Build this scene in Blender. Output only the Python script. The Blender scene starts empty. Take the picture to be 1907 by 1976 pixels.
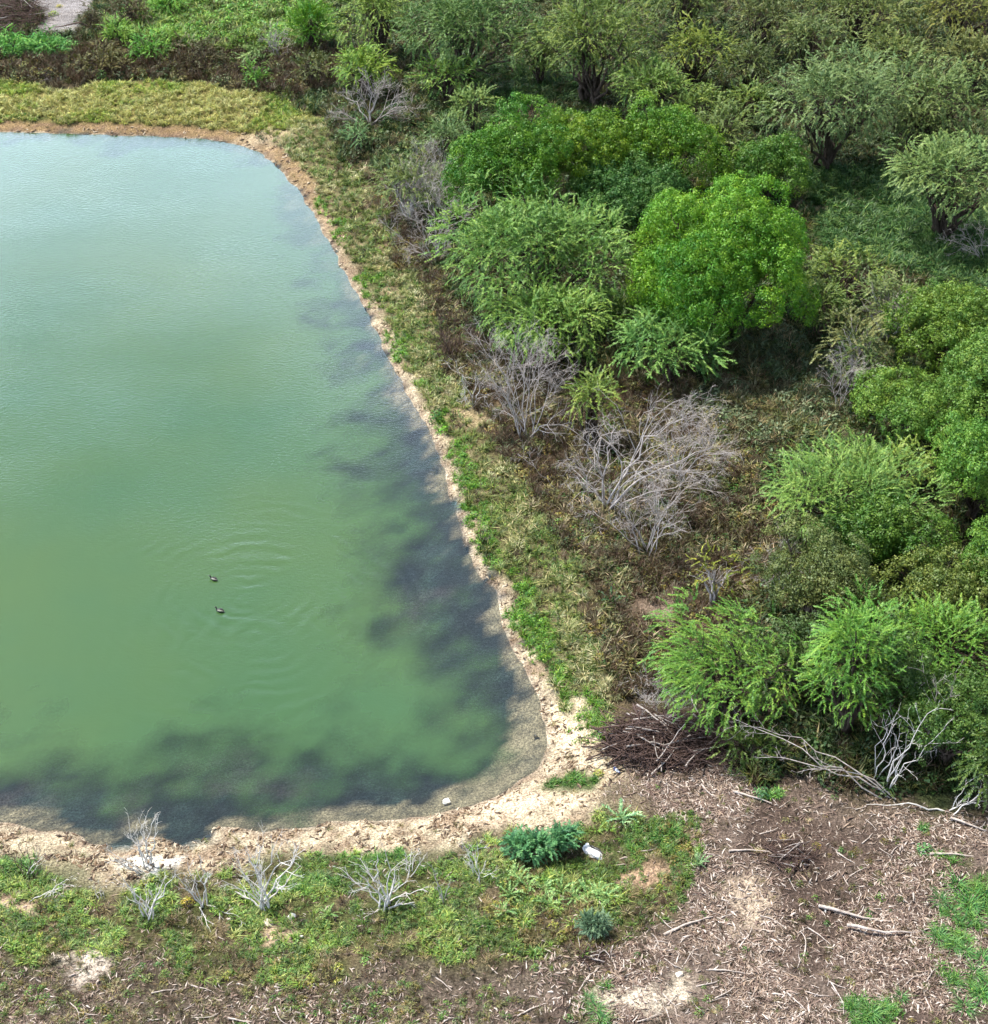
import bpy, math
import numpy as np

# ------------------------------------------------------------------ camera, sky, sun, exposure
SC = bpy.context.scene
COL = SC.collection
R = math.radians
CAM_H, PITCH, VFOV = 42.0, 36.0, 35.0
PW, PH = 1907.0, 1976.0                      # size of the photograph, used to read off where things stand
FPX = PH / 2 / math.tan(R(VFOV / 2))

cam_d = bpy.data.cameras.new('camera')
cam = bpy.data.objects.new('camera', cam_d)
COL.objects.link(cam)
cam.location = (0, 0, CAM_H)
cam.rotation_euler = (R(90 - PITCH), 0, 0)
cam_d.sensor_fit = 'VERTICAL'
cam_d.angle = R(VFOV)
cam_d.sensor_height = 24.0
cam_d.lens = 12.0 / math.tan(R(VFOV / 2))
cam_d.clip_end = 8000
SC.camera = cam

SUN_EL, SUN_AZ = 62.0, -58.0                 # azimuth measured from +Y (away from the camera) towards +X
world = bpy.data.worlds.new('World')
SC.world = world
world.use_nodes = True
wn, wl = world.node_tree.nodes, world.node_tree.links
wn.clear()
w_out = wn.new('ShaderNodeOutputWorld')
w_bg = wn.new('ShaderNodeBackground')
w_sky = wn.new('ShaderNodeTexSky')
w_sky.sky_type = 'NISHITA'
w_sky.sun_disc = False
w_sky.sun_elevation = R(SUN_EL)
w_sky.sun_rotation = R(SUN_AZ)
w_sky.air_density = 1.0
w_sky.dust_density = 1.0
w_sky.ozone_density = 1.0
# a broken veil of cloud over the whole dome
w_tc = wn.new('ShaderNodeTexCoord')
w_sep = wn.new('ShaderNodeSeparateXYZ')
w_add = wn.new('ShaderNodeMath'); w_add.operation = 'ADD'; w_add.inputs[1].default_value = 0.25
w_dx = wn.new('ShaderNodeMath'); w_dx.operation = 'DIVIDE'
w_dy = wn.new('ShaderNodeMath'); w_dy.operation = 'DIVIDE'
w_cmb = wn.new('ShaderNodeCombineXYZ')
w_noi = wn.new('ShaderNodeTexNoise'); w_noi.inputs['Scale'].default_value = 1.5
w_noi.inputs['Detail'].default_value = 4.0
w_rmp = wn.new('ShaderNodeMapRange')
w_rmp.inputs['From Min'].default_value = 0.36; w_rmp.inputs['From Max'].default_value = 0.62
w_rmp.inputs['To Min'].default_value = 0.10; w_rmp.inputs['To Max'].default_value = 0.85
w_mix = wn.new('ShaderNodeMix'); w_mix.data_type = 'RGBA'

wl.new(w_tc.outputs['Generated'], w_sep.inputs[0])
wl.new(w_sep.outputs['Z'], w_add.inputs[0])
wl.new(w_sep.outputs['X'], w_dx.inputs[0]); wl.new(w_add.outputs[0], w_dx.inputs[1])
wl.new(w_sep.outputs['Y'], w_dy.inputs[0]); wl.new(w_add.outputs[0], w_dy.inputs[1])
wl.new(w_dx.outputs[0], w_cmb.inputs[0]); wl.new(w_dy.outputs[0], w_cmb.inputs[1])
wl.new(w_cmb.outputs[0], w_noi.inputs['Vector'])
wl.new(w_noi.outputs['Fac'], w_rmp.inputs['Value'])
w_lo = wn.new('ShaderNodeMapRange'); w_lo.inputs['From Min'].default_value = 0.6; w_lo.inputs['From Max'].default_value = 0.25
w_lo.inputs['To Min'].default_value = 0.0; w_lo.inputs['To Max'].default_value = 0.55
w_ad = wn.new('ShaderNodeMath'); w_ad.operation = 'ADD'; w_ad.use_clamp = True
wl.new(w_sep.outputs['Z'], w_lo.inputs['Value']); wl.new(w_lo.outputs[0], w_ad.inputs[0]); wl.new(w_rmp.outputs[0], w_ad.inputs[1])
wl.new(w_ad.outputs[0], w_mix.inputs['Factor'])
w_hz = wn.new('ShaderNodeValToRGB')          # cloud and haze glow: bright low down, dimmer overhead
els = w_hz.color_ramp.elements
els[0].position = 0.0; els[0].color = (0.78, 0.97, 1.28, 1)
els[1].position = 1.0; els[1].color = (0.10, 0.115, 0.13, 1)
for p_, v_ in ((0.25, 1.0), (0.40, 0.86), (0.52, 0.25)):
    e_ = els.new(p_); e_.color = (v_ * 0.78, v_ * 0.97, v_ * 1.28, 1)
w_hm = wn.new('ShaderNodeVectorMath'); w_hm.operation = 'SCALE'; w_hm.inputs['Scale'].default_value = 50.0
w_pw = wn.new('ShaderNodeMath'); w_pw.operation = 'POWER'; w_pw.inputs[1].default_value = 1.0; w_pw.use_clamp = True
wl.new(w_sep.outputs['Z'], w_pw.inputs[0]); wl.new(w_pw.outputs[0], w_hz.inputs[0])
wl.new(w_hz.outputs[0], w_hm.inputs[0])
# haze scatters forward: the sky on the sun's side glows more than the sky opposite
w_sd = wn.new('ShaderNodeVectorMath'); w_sd.operation = 'DOT_PRODUCT'
w_sd.inputs[1].default_value = (math.sin(R(SUN_AZ)), math.cos(R(SUN_AZ)), 0)
w_sm = wn.new('ShaderNodeMapRange'); w_sm.interpolation_type = 'SMOOTHSTEP'
w_sm.inputs['From Min'].default_value = -0.6; w_sm.inputs['From Max'].default_value = 0.75
w_sm.inputs['To Min'].default_value = 0.30; w_sm.inputs['To Max'].default_value = 1.35
w_sv = wn.new('ShaderNodeVectorMath'); w_sv.operation = 'SCALE'
wl.new(w_tc.outputs['Generated'], w_sd.inputs[0]); wl.new(w_sd.outputs['Value'], w_sm.inputs['Value'])
wl.new(w_hm.outputs[0], w_sv.inputs[0]); wl.new(w_sm.outputs[0], w_sv.inputs['Scale'])
wl.new(w_sv.outputs[0], w_mix.inputs['B'])
wl.new(w_sky.outputs[0], w_mix.inputs['A'])
wl.new(w_mix.outputs['Result'], w_bg.inputs['Color'])
w_bg.inputs['Strength'].default_value = 0.05
wl.new(w_bg.outputs[0], w_out.inputs[0])

sun_d = bpy.data.lights.new('sun', 'SUN')
sun_d.energy = 5.0
sun_d.angle = R(4)
sun_d.color = (1.0, 0.95, 0.86)
sun = bpy.data.objects.new('sun', sun_d)
COL.objects.link(sun)
sun.rotation_euler = (R(90 - SUN_EL), 0, R(180 - SUN_AZ))
sun.location = (-30, 60, 80)

SC.view_settings.view_transform = 'Standard'
SC.view_settings.look = 'None'
SC.view_settings.exposure = 0.68
SC.view_settings.gamma = 1.0
SC.view_settings.use_curve_mapping = False
SC.render.engine = 'CYCLES'
SC.cycles.max_bounces = 4
SC.cycles.diffuse_bounces = 2
SC.cycles.transparent_max_bounces = 4
SC.cycles.use_adaptive_sampling = True
SC.cycles.adaptive_threshold = 0.03
SC.cycles.caustics_reflective = False
SC.cycles.caustics_refractive = False
SC.cycles.use_denoising = True

# ------------------------------------------------------------------ numeric helpers
RNG = np.random.RandomState(11)


def nrm(v):
    return v / np.maximum(np.linalg.norm(v, axis=-1, keepdims=True), 1e-9)


_TAB = np.random.RandomState(5).rand(8, 256, 256)


def vnoise(x, y, seed=0):
    t = _TAB[seed % 8]
    xi, yi = np.floor(x).astype(int), np.floor(y).astype(int)
    fx, fy = x - xi, y - yi
    fx, fy = fx * fx * (3 - 2 * fx), fy * fy * (3 - 2 * fy)
    a = t[xi % 256, yi % 256]; b = t[(xi + 1) % 256, yi % 256]
    c = t[xi % 256, (yi + 1) % 256]; d = t[(xi + 1) % 256, (yi + 1) % 256]
    return (a * (1 - fx) + b * fx) * (1 - fy) + (c * (1 - fx) + d * fx) * fy


def fbm(x, y, seed=0, octs=4):
    s, a, tot = 0, 1.0, 0
    for i in range(octs):
        s = s + a * vnoise(x * 2 ** i + 17.3 * i, y * 2 ** i + 9.1 * i, seed + i)
        tot += a; a *= 0.5
    return s / tot


def sst(e0, e1, x):
    t = np.clip((x - e0) / (e1 - e0), 0, 1)
    return t * t * (3 - 2 * t)


def sdist(P, poly):
    """signed distance of points (N,2) to a closed polygon, negative inside"""
    P = np.asarray(P, float); A = np.asarray(poly, float); B = np.roll(A, -1, 0)
    out = np.empty(len(P)); n = max(1, int(4e6 / len(A)))
    for i in range(0, len(P), n):
        p = P[i:i + n, None, :]
        ab = (B - A)[None]
        t = np.clip(((p - A[None]) * ab).sum(-1) / np.maximum((ab * ab).sum(-1), 1e-12), 0, 1)
        dd = ((p - A[None] - t[..., None] * ab) ** 2).sum(-1)
        d = np.sqrt(dd.min(1))
        py = p[..., 1]
        c = ((A[None, :, 1] > py) != (B[None, :, 1] > py))
        xin = A[None, :, 0] + (py - A[None, :, 1]) * ab[..., 0] / np.where(ab[..., 1] == 0, 1e-12, ab[..., 1])
        inside = (np.sum(c & (p[..., 0] < xin), 1) % 2) == 1
        out[i:i + n] = np.where(inside, -d, d)
    return out


CP, SP = math.cos(R(PITCH)), math.sin(R(PITCH))


def unproj(px, py, z):
    """world x, y of the point at height z seen at a place of the photograph, and its depth"""
    dx = (np.asarray(px, float) - PW / 2) / FPX
    dy = (PH / 2 - np.asarray(py, float)) / FPX
    vy = CP + dy * SP; vz = -SP + dy * CP
    t = (z - CAM_H) / vz
    return dx * t, vy * t, t


def plan(pts, z=0.0):
    a = np.array(pts, float)
    x, y, _ = unproj(a[:, 0], a[:, 1], z)
    return np.stack([x, y], 1)


SHORE_PX = [(-900, 262), (-400, 254), (0, 254), (80, 257), (160, 259), (250, 262), (330, 265), (405, 270), (455, 278), (495, 291),
            (525, 311), (550, 338), (575, 368), (605, 408), (630, 459), (660, 514), (686, 565), (711, 615), (741, 670),
            (776, 736), (806, 791), (832, 836), (845, 877), (862, 917), (869, 958), (882, 998), (892, 1038),
            (907, 1084), (928, 1114), (953, 1139), (963, 1180), (978, 1225), (998, 1270), (1018, 1310), (1038, 1351),
            (1054, 1413), (1052, 1442), (1031, 1485), (999, 1503), (957, 1537), (915, 1552), (872, 1559), (830, 1574),
            (760, 1582), (700, 1584), (640, 1590), (592, 1595), (511, 1606), (440, 1600), (418, 1600), (389, 1618), (352, 1630),
            (318, 1616), (289, 1610), (259, 1624), (222, 1632), (185, 1628), (137, 1609), (48, 1600), (0, 1587),
            (-150, 1580), (-400, 1590), (-900, 1600)]
SHORE = plan(SHORE_PX, 0.0)


def shore_d(P, wob=True):
    d = sdist(P, SHORE)
    if wob:
        x, y = P[:, 0], P[:, 1]
        d = d + (fbm(x * 0.9, y * 0.9, 2, 3) - 0.5) * 0.5
    return d


def height(P):
    d = shore_d(P)
    x, y = P[:, 0], P[:, 1]
    land = 1.0 * (1 - np.exp(-np.maximum(d, 0) / 3.6)) + (fbm(x * 0.35, y * 0.35, 1, 4) - 0.5) * 0.5 * sst(0.4, 5, d) \
        + (fbm(x * 1.7, y * 1.7, 3, 3) - 0.5) * 0.16 * sst(0.1, 1.5, d)
    bed = -1.5 * (1 - np.exp(np.minimum(d, 0) / 6.0))
    return np.where(d > 0, land, bed)


def ground_z(x, y):
    return float(height(np.array([[x, y]]))[0])


def G(px, py, lift=0.0):
    """the ground point seen at a place of the photograph"""
    z = 0.6
    for _ in range(4):
        x, y, t = unproj(px, py, z + lift)
        z = ground_z(float(x), float(y))
    x, y, t = unproj(px, py, z + lift)
    return float(x), float(y), z, FPX / float(t)


def Gz(pts):
    a = np.array(pts, float)
    z = np.full(len(a), 0.6)
    for _ in range(3):
        x, y, t = unproj(a[:, 0], a[:, 1], z)
        z = height(np.stack([x, y], 1))
    return np.stack([x, y], 1)


# ------------------------------------------------------------------ materials
def mat(name, build):
    m = bpy.data.materials.new(name)
    m.use_nodes = True
    nt = m.node_tree
    nt.nodes.clear()
    out = nt.nodes.new('ShaderNodeOutputMaterial')
    build(nt.nodes, nt.links, out)
    return m


def nd(n, typ, **kw):
    x = n.new(typ)
    for k, v in kw.items():
        setattr(x, k, v)
    return x


def leaf_material(name, source, transl=0.16, gloss=0.03):
    """foliage whose colour comes from the object colour or from the scattered tuft's own tint"""
    def b(n, l, out):
        if source == 'object':
            src = nd(n, 'ShaderNodeObjectInfo'); col = src.outputs['Color']
        else:
            src = nd(n, 'ShaderNodeAttribute', attribute_type='INSTANCER', attribute_name='tint'); col = src.outputs['Color']
        var = nd(n, 'ShaderNodeAttribute', attribute_name='var')
        hs = nd(n, 'ShaderNodeHueSaturation')
        mr = nd(n, 'ShaderNodeMapRange')
        mr.inputs['To Min'].default_value = 0.545; mr.inputs['To Max'].default_value = 0.46
        mv = nd(n, 'ShaderNodeMapRange')
        mv.inputs['To Min'].default_value = 0.5; mv.inputs['To Max'].default_value = 1.65
        l.new(var.outputs['Fac'], mr.inputs['Value']); l.new(var.outputs['Fac'], mv.inputs['Value'])
        l.new(mr.outputs[0], hs.inputs['Hue']); l.new(mv.outputs[0], hs.inputs['Value'])
        l.new(col, hs.inputs['Color'])
        df = nd(n, 'ShaderNodeBsdfDiffuse'); tr = nd(n, 'ShaderNodeBsdfTranslucent')
        gl = nd(n, 'ShaderNodeBsdfGlossy'); gl.inputs['Roughness'].default_value = 0.5
        gl.inputs['Color'].default_value = (0.9, 1, 0.85, 1)
        m1 = nd(n, 'ShaderNodeMixShader'); m1.inputs[0].default_value = transl
        m2 = nd(n, 'ShaderNodeMixShader'); m2.inputs[0].default_value = gloss
        l.new(hs.outputs[0], df.inputs['Color']); l.new(hs.outputs[0], tr.inputs['Color'])
        l.new(df.outputs[0], m1.inputs[1]); l.new(tr.outputs[0], m1.inputs[2])
        l.new(m1.outputs[0], m2.inputs[1]); l.new(gl.outputs[0], m2.inputs[2])
        l.new(m2.outputs[0], out.inputs[0])
    return mat(name, b)


def wood_material(name, c1, c2, scale=9.0, use_tint=False):
    def b(n, l, out):
        tc = nd(n, 'ShaderNodeTexCoord')
        mp = nd(n, 'ShaderNodeMapping'); mp.inputs['Scale'].default_value = (scale, scale, scale * 0.35)
        no = nd(n, 'ShaderNodeTexNoise'); no.inputs['Scale'].default_value = 1.0; no.inputs['Detail'].default_value = 4
        rp = nd(n, 'ShaderNodeValToRGB')
        rp.color_ramp.elements[0].position = 0.3; rp.color_ramp.elements[0].color = (*c1, 1)
        rp.color_ramp.elements[1].position = 0.7; rp.color_ramp.elements[1].color = (*c2, 1)
        p = nd(n, 'ShaderNodeBsdfPrincipled'); p.inputs['Roughness'].default_value = 0.9
        p.inputs['Specular IOR Level'].default_value = 0.15
        l.new(tc.outputs['Object'], mp.inputs[0]); l.new(mp.outputs[0], no.inputs['Vector'])
        l.new(no.outputs['Fac'], rp.inputs[0])
        c = rp.outputs[0]
        if use_tint:
            at = nd(n, 'ShaderNodeAttribute', attribute_type='INSTANCER', attribute_name='tint')
            mx = nd(n, 'ShaderNodeMix', data_type='RGBA', blend_type='MULTIPLY'); mx.inputs['Factor'].default_value = 1
            l.new(c, mx.inputs['A']); l.new(at.outputs['Color'], mx.inputs['B']); c = mx.outputs['Result']
        l.new(c, p.inputs['Base Color'])
        bp = nd(n, 'ShaderNodeBump'); bp.inputs['Strength'].default_value = 0.4; bp.inputs['Distance'].default_value = 0.02
        l.new(no.outputs['Fac'], bp.inputs['Height']); l.new(bp.outputs[0], p.inputs['Normal'])
        l.new(p.outputs[0], out.inputs[0])
    return mat(name, b)


def plain_material(name, c1, c2, rough=0.7, scale=6.0, bump=0.3):
    def b(n, l, out):
        tc = nd(n, 'ShaderNodeTexCoord')
        no = nd(n, 'ShaderNodeTexNoise'); no.inputs['Scale'].default_value = scale; no.inputs['Detail'].default_value = 5
        rp = nd(n, 'ShaderNodeValToRGB')
        rp.color_ramp.elements[0].position = 0.35; rp.color_ramp.elements[0].color = (*c1, 1)
        rp.color_ramp.elements[1].position = 0.65; rp.color_ramp.elements[1].color = (*c2, 1)
        p = nd(n, 'ShaderNodeBsdfPrincipled'); p.inputs['Roughness'].default_value = rough
        bp = nd(n, 'ShaderNodeBump'); bp.inputs['Strength'].default_value = bump; bp.inputs['Distance'].default_value = 0.03
        l.new(tc.outputs['Object'], no.inputs['Vector']); l.new(no.outputs['Fac'], rp.inputs[0])
        l.new(rp.outputs[0], p.inputs['Base Color']); l.new(no.outputs['Fac'], bp.inputs['Height'])
        l.new(bp.outputs[0], p.inputs['Normal']); l.new(p.outputs[0], out.inputs[0])
    return mat(name, b)


def ground_build(n, l, out):
    tc = nd(n, 'ShaderNodeTexCoord')
    at = nd(n, 'ShaderNodeAttribute', attribute_name='soil')
    n1 = nd(n, 'ShaderNodeTexNoise'); n1.inputs['Scale'].default_value = 1.3; n1.inputs['Detail'].default_value = 8; n1.inputs['Roughness'].default_value = 0.7
    n2 = nd(n, 'ShaderNodeTexNoise'); n2.inputs['Scale'].default_value = 9.0; n2.inputs['Detail'].default_value = 6; n2.inputs['Roughness'].default_value = 0.75
    vo = nd(n, 'ShaderNodeTexVoronoi'); vo.inputs['Scale'].default_value = 7.0
    for q in (n1, n2, vo):
        l.new(tc.outputs['Object'], q.inputs['Vector'])
    a = nd(n, 'ShaderNodeMapRange'); a.inputs['From Min'].default_value = 0.3; a.inputs['From Max'].default_value = 0.7
    a.inputs['To Min'].default_value = 0.65; a.inputs['To Max'].default_value = 1.35
    b = nd(n, 'ShaderNodeMapRange'); b.inputs['From Min'].default_value = 0.3; b.inputs['From Max'].default_value = 0.7
    b.inputs['To Min'].default_value = 0.5; b.inputs['To Max'].default_value = 1.5
    l.new(n1.outputs['Fac'], a.inputs['Value']); l.new(n2.outputs['Fac'], b.inputs['Value'])
    n5 = nd(n, 'ShaderNodeTexNoise'); n5.inputs['Scale'].default_value = 16.0; n5.inputs['Detail'].default_value = 3; n5.inputs['Roughness'].default_value = 0.6
    l.new(tc.outputs['Object'], n5.inputs['Vector'])
    c5 = nd(n, 'ShaderNodeMapRange'); c5.inputs['From Min'].default_value = 0.38; c5.inputs['From Max'].default_value = 0.60
    c5.inputs['To Min'].default_value = 0.50; c5.inputs['To Max'].default_value = 1.30
    l.new(n5.outputs['Fac'], c5.inputs['Value'])
    m0 = nd(n, 'ShaderNodeMath', operation='MULTIPLY'); l.new(a.outputs[0], m0.inputs[0]); l.new(c5.outputs[0], m0.inputs[1])
    m = nd(n, 'ShaderNodeMath', operation='MULTIPLY'); l.new(m0.outputs[0], m.inputs[0]); l.new(b.outputs[0], m.inputs[1])
    mx = nd(n, 'ShaderNodeMix', data_type='RGBA', blend_type='MULTIPLY'); mx.inputs['Factor'].default_value = 1
    l.new(at.outputs['Color'], mx.inputs['A']); l.new(m.outputs[0], mx.inputs['B'])
    p = nd(n, 'ShaderNodeBsdfPrincipled'); p.inputs['Roughness'].default_value = 0.95
    p.inputs['Specular IOR Level'].default_value = 0.1
    l.new(mx.outputs['Result'], p.inputs['Base Color'])
    ad = nd(n, 'ShaderNodeMath', operation='ADD'); l.new(n2.outputs['Fac'], ad.inputs[0]); l.new(vo.outputs['Distance'], ad.inputs[1])
    bp = nd(n, 'ShaderNodeBump'); bp.inputs['Strength'].default_value = 0.7; bp.inputs['Distance'].default_value = 0.08
    l.new(ad.outputs[0], bp.inputs['Height']); l.new(bp.outputs[0], p.inputs['Normal'])
    l.new(p.outputs[0], out.inputs[0])


DUCKS_PX = [(412, 1116), (424, 1177)]
DUCKS = [tuple(float(v) for v in unproj(px, py, 0.08)[:2]) for px, py in DUCKS_PX]


def water_build(n, l, out):
    """murky pond water: mirror of the sky on top, silty green body that clears towards the shallows"""
    tc = nd(n, 'ShaderNodeTexCoord')
    mk = nd(n, 'ShaderNodeAttribute', attribute_name='murk')
    mp = nd(n, 'ShaderNodeMapping'); mp.inputs['Scale'].default_value = (1.0, 1.7, 1.0); mp.inputs['Rotation'].default_value = (0, 0, R(12))
    w1 = nd(n, 'ShaderNodeTexNoise'); w1.inputs['Scale'].default_value = 4.6; w1.inputs['Detail'].default_value = 4; w1.inputs['Roughness'].default_value = 0.6
    w2 = nd(n, 'ShaderNodeTexNoise'); w2.inputs['Scale'].default_value = 0.10; w2.inputs['Detail'].default_value = 3
    l.new(tc.outputs['Object'], mp.inputs[0]); l.new(mp.outputs[0], w1.inputs['Vector']); l.new(tc.outputs['Object'], w2.inputs['Vector'])
    # wind only ruffles parts of the pond
    wr = nd(n, 'ShaderNodeMapRange'); wr.inputs['From Min'].default_value = 0.35; wr.inputs['From Max'].default_value = 0.65
    wr.inputs['To Min'].default_value = 0.25; wr.inputs['To Max'].default_value = 1.0
    l.new(w2.outputs['Fac'], wr.inputs['Value'])
    hh = nd(n, 'ShaderNodeMath', operation='MULTIPLY'); l.new(w1.outputs['Fac'], hh.inputs[0]); l.new(wr.outputs[0], hh.inputs[1])
    last = hh.outputs[0]
    sp = nd(n, 'ShaderNodeSeparateXYZ'); l.new(tc.outputs['Object'], sp.inputs[0])
    for k, (x, y) in enumerate(DUCKS):       # rings that spread from each bird
        cx, cy = x + 1.6, y - 1.4
        dv = nd(n, 'ShaderNodeVectorMath', operation='DISTANCE'); dv.inputs[1].default_value = (cx, cy, 0)
        l.new(tc.outputs['Object'], dv.inputs[0])
        nz = nd(n, 'ShaderNodeTexNoise'); nz.inputs['Scale'].default_value = 0.45; nz.inputs['Detail'].default_value = 2
        l.new(tc.outputs['Object'], nz.inputs['Vector'])
        ph = nd(n, 'ShaderNodeMath', operation='MULTIPLY_ADD'); ph.inputs[1].default_value = 8.5 - 2 * k
        l.new(dv.outputs['Value'], ph.inputs[0])
        nm = nd(n, 'ShaderNodeMath', operation='MULTIPLY'); nm.inputs[1].default_value = 14.0; l.new(nz.outputs['Fac'], nm.inputs[0])
        l.new(nm.outputs[0], ph.inputs[2])
        sn = nd(n, 'ShaderNodeMath', operation='SINE'); l.new(ph.outputs[0], sn.inputs[0])
        wd = nd(n, 'ShaderNodeMapRange', interpolation_type='SMOOTHSTEP')
        wd.inputs['From Min'].default_value = 0.6; wd.inputs['From Max'].default_value = 10.0
        wd.inputs['To Min'].default_value = 0.42; wd.inputs['To Max'].default_value = 0.0
        l.new(dv.outputs['Value'], wd.inputs['Value'])
        n4 = nd(n, 'ShaderNodeTexNoise'); n4.inputs['Scale'].default_value = 0.35 + 0.1 * k; n4.inputs['Detail'].default_value = 2
        l.new(tc.outputs['Object'], n4.inputs['Vector'])
        ws = nd(n, 'ShaderNodeMapRange'); ws.inputs['From Min'].default_value = 0.46; ws.inputs['From Max'].default_value = 0.62
        l.new(n4.outputs['Fac'], ws.inputs['Value'])
        wq = nd(n, 'ShaderNodeMath', operation='MULTIPLY'); l.new(wd.outputs[0], wq.inputs[0]); l.new(ws.outputs[0], wq.inputs[1])
        am = nd(n, 'ShaderNodeMath', operation='MULTIPLY'); l.new(sn.outputs[0], am.inputs[0]); l.new(wq.outputs[0], am.inputs[1])
        ad = nd(n, 'ShaderNodeMath', operation='ADD'); l.new(last, ad.inputs[0]); l.new(am.outputs[0], ad.inputs[1]); last = ad.outputs[0]
    bp = nd(n, 'ShaderNodeBump'); bp.inputs['Strength'].default_value = 0.24; bp.inputs['Distance'].default_value = 0.06
    l.new(last, bp.inputs['Height'])
    # silt colour drifts between green and yellow green
    cr = nd(n, 'ShaderNodeValToRGB')
    cr.color_ramp.elements[0].position = 0.3; cr.color_ramp.elements[0].color = (0.038, 0.100, 0.036, 1)
    cr.color_ramp.elements[1].position = 0.7; cr.color_ramp.elements[1].color = (0.060, 0.112, 0.026, 1)
    w3 = nd(n, 'ShaderNodeTexNoise'); w3.inputs['Scale'].default_value = 0.07; w3.inputs['Detail'].default_value = 4
    l.new(tc.outputs['Object'], w3.inputs['Vector']); l.new(w3.outputs['Fac'], cr.inputs[0])
    df = nd(n, 'ShaderNodeBsdfDiffuse'); l.new(cr.outputs[0], df.inputs['Color']); l.new(bp.outputs[0], df.inputs['Normal'])
    tp = nd(n, 'ShaderNodeBsdfTransparent'); tp.inputs['Color'].default_value = (0.90, 0.94, 0.90, 1)
    m1 = nd(n, 'ShaderNodeMixShader'); l.new(mk.outputs['Fac'], m1.inputs[0])
    l.new(tp.outputs[0], m1.inputs[1]); l.new(df.outputs[0], m1.inputs[2])
    gl = nd(n, 'ShaderNodeBsdfGlossy'); gl.inputs['Roughness'].default_value = 0.08; l.new(bp.outputs[0], gl.inputs['Normal'])
    fr = nd(n, 'ShaderNodeFresnel'); fr.inputs['IOR'].default_value = 2.0; l.new(bp.outputs[0], fr.inputs['Normal'])
    m2 = nd(n, 'ShaderNodeMixShader'); l.new(fr.outputs[0], m2.inputs[0])
    l.new(m1.outputs[0], m2.inputs[1]); l.new(gl.outputs[0], m2.inputs[2])
    l.new(m2.outputs[0], out.inputs[0])


M = {
    'ground': mat('ground', ground_build),
    'water': mat('pond_water', water_build),
    'leaf': leaf_material('leaves', 'object'),
    'tuft': leaf_material('low_growth', 'tint', 0.2, 0.03),
    'bark': wood_material('living_bark', (0.035, 0.026, 0.02), (0.10, 0.075, 0.055)),
    'grey_wood': wood_material('weathered_grey_wood', (0.27, 0.23, 0.205), (0.54, 0.485, 0.45)),
    'pale_wood': wood_material('bleached_wood', (0.52, 0.48, 0.43), (0.78, 0.74, 0.69)),
    'brown_wood': wood_material('dark_dead_wood', (0.05, 0.032, 0.026), (0.15, 0.10, 0.085)),
    'stick_wood': wood_material('broken_stick_wood', (0.30, 0.245, 0.21), (0.60, 0.52, 0.46)),
    'chip': wood_material('wood_chip', (0.7, 0.7, 0.7), (1.1, 1.1, 1.1), 14.0, True),
    'rock': plain_material('pale_rock', (0.62, 0.60, 0.55), (0.8, 0.78, 0.73), 0.85),
    'limestone': plain_material('limestone', (0.5, 0.42, 0.33), (0.66, 0.58, 0.47), 0.9),
    'sandrock': plain_material('sandy_mound', (0.42, 0.30, 0.20), (0.60, 0.47, 0.34), 0.95, 9.0, 0.6),
    'plastic': plain_material('white_plastic', (0.74, 0.74, 0.74), (0.85, 0.85, 0.86), 0.35, 4.0, 0.2),
    'black': plain_material('black_plastic', (0.012, 0.012, 0.014), (0.03, 0.03, 0.032), 0.35),
    'blue': plain_material('blue_plastic', (0.05, 0.07, 0.26), (0.08, 0.11, 0.34), 0.4),
    'feather': plain_material('dark_feathers', (0.008, 0.008, 0.008), (0.02, 0.018, 0.015), 0.6, 20.0),
    'pale_feather': plain_material('painted_wing_highlight', (0.16, 0.16, 0.12), (0.30, 0.30, 0.24), 0.7, 20.0),  # lighter feather colour standing in for the highlight on a duck's back
    'bill': plain_material('bill_horn', (0.05, 0.045, 0.03), (0.09, 0.08, 0.05), 0.5),
}


# ------------------------------------------------------------------ mesh helpers
def mesh_from(name, verts, faces_flat, fsize, var=None, smooth=False):
    """verts (N,3); faces_flat vertex ids; every face has fsize corners"""
    me = bpy.data.meshes.new(name)
    verts = np.ascontiguousarray(verts, np.float32)
    faces_flat = np.ascontiguousarray(faces_flat, np.int32).ravel()
    nf = len(faces_flat) // fsize
    me.vertices.add(len(verts)); me.vertices.foreach_set('co', verts.ravel())
    me.loops.add(len(faces_flat)); me.loops.foreach_set('vertex_index', faces_flat)
    me.polygons.add(nf)
    me.polygons.foreach_set('loop_start', np.arange(nf, dtype=np.int32) * fsize)
    me.polygons.foreach_set('loop_total', np.full(nf, fsize, np.int32))
    if smooth:
        me.polygons.foreach_set('use_smooth', np.ones(nf, bool))
    if var is not None:
        a = me.attributes.new('var', 'FLOAT', 'POINT')
        a.data.foreach_set('value', np.ascontiguousarray(var, np.float32))
    me.update(calc_edges=True)
    return me


def obj(name, me, m=None, parent=None, loc=None, rotz=None, color=None):
    o = bpy.data.objects.new(name, me)
    COL.objects.link(o)
    if m is not None and len(me.materials) == 0:
        me.materials.append(M[m])
    if parent is not None:
        o.parent = parent
    if loc is not None:
        o.location = loc
    if rotz is not None:
        o.rotation_euler = (0, 0, rotz)
    if color is not None:
        o.color = (*color, 1)
    return o


def tag(o, label=None, cat=None, group=None, kind=None):
    if label: o['label'] = label
    if cat: o['category'] = cat
    if group: o['group'] = group
    if kind: o['kind'] = kind
    return o


def thing(name, label, cat, loc=(0, 0, 0), rotz=0.0, group=None):
    o = bpy.data.objects.new(name, None)
    o.empty_display_size = 0.3
    COL.objects.link(o)
    o.location = loc; o.rotation_euler = (0, 0, rotz)
    return tag(o, label, cat, group)


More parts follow.
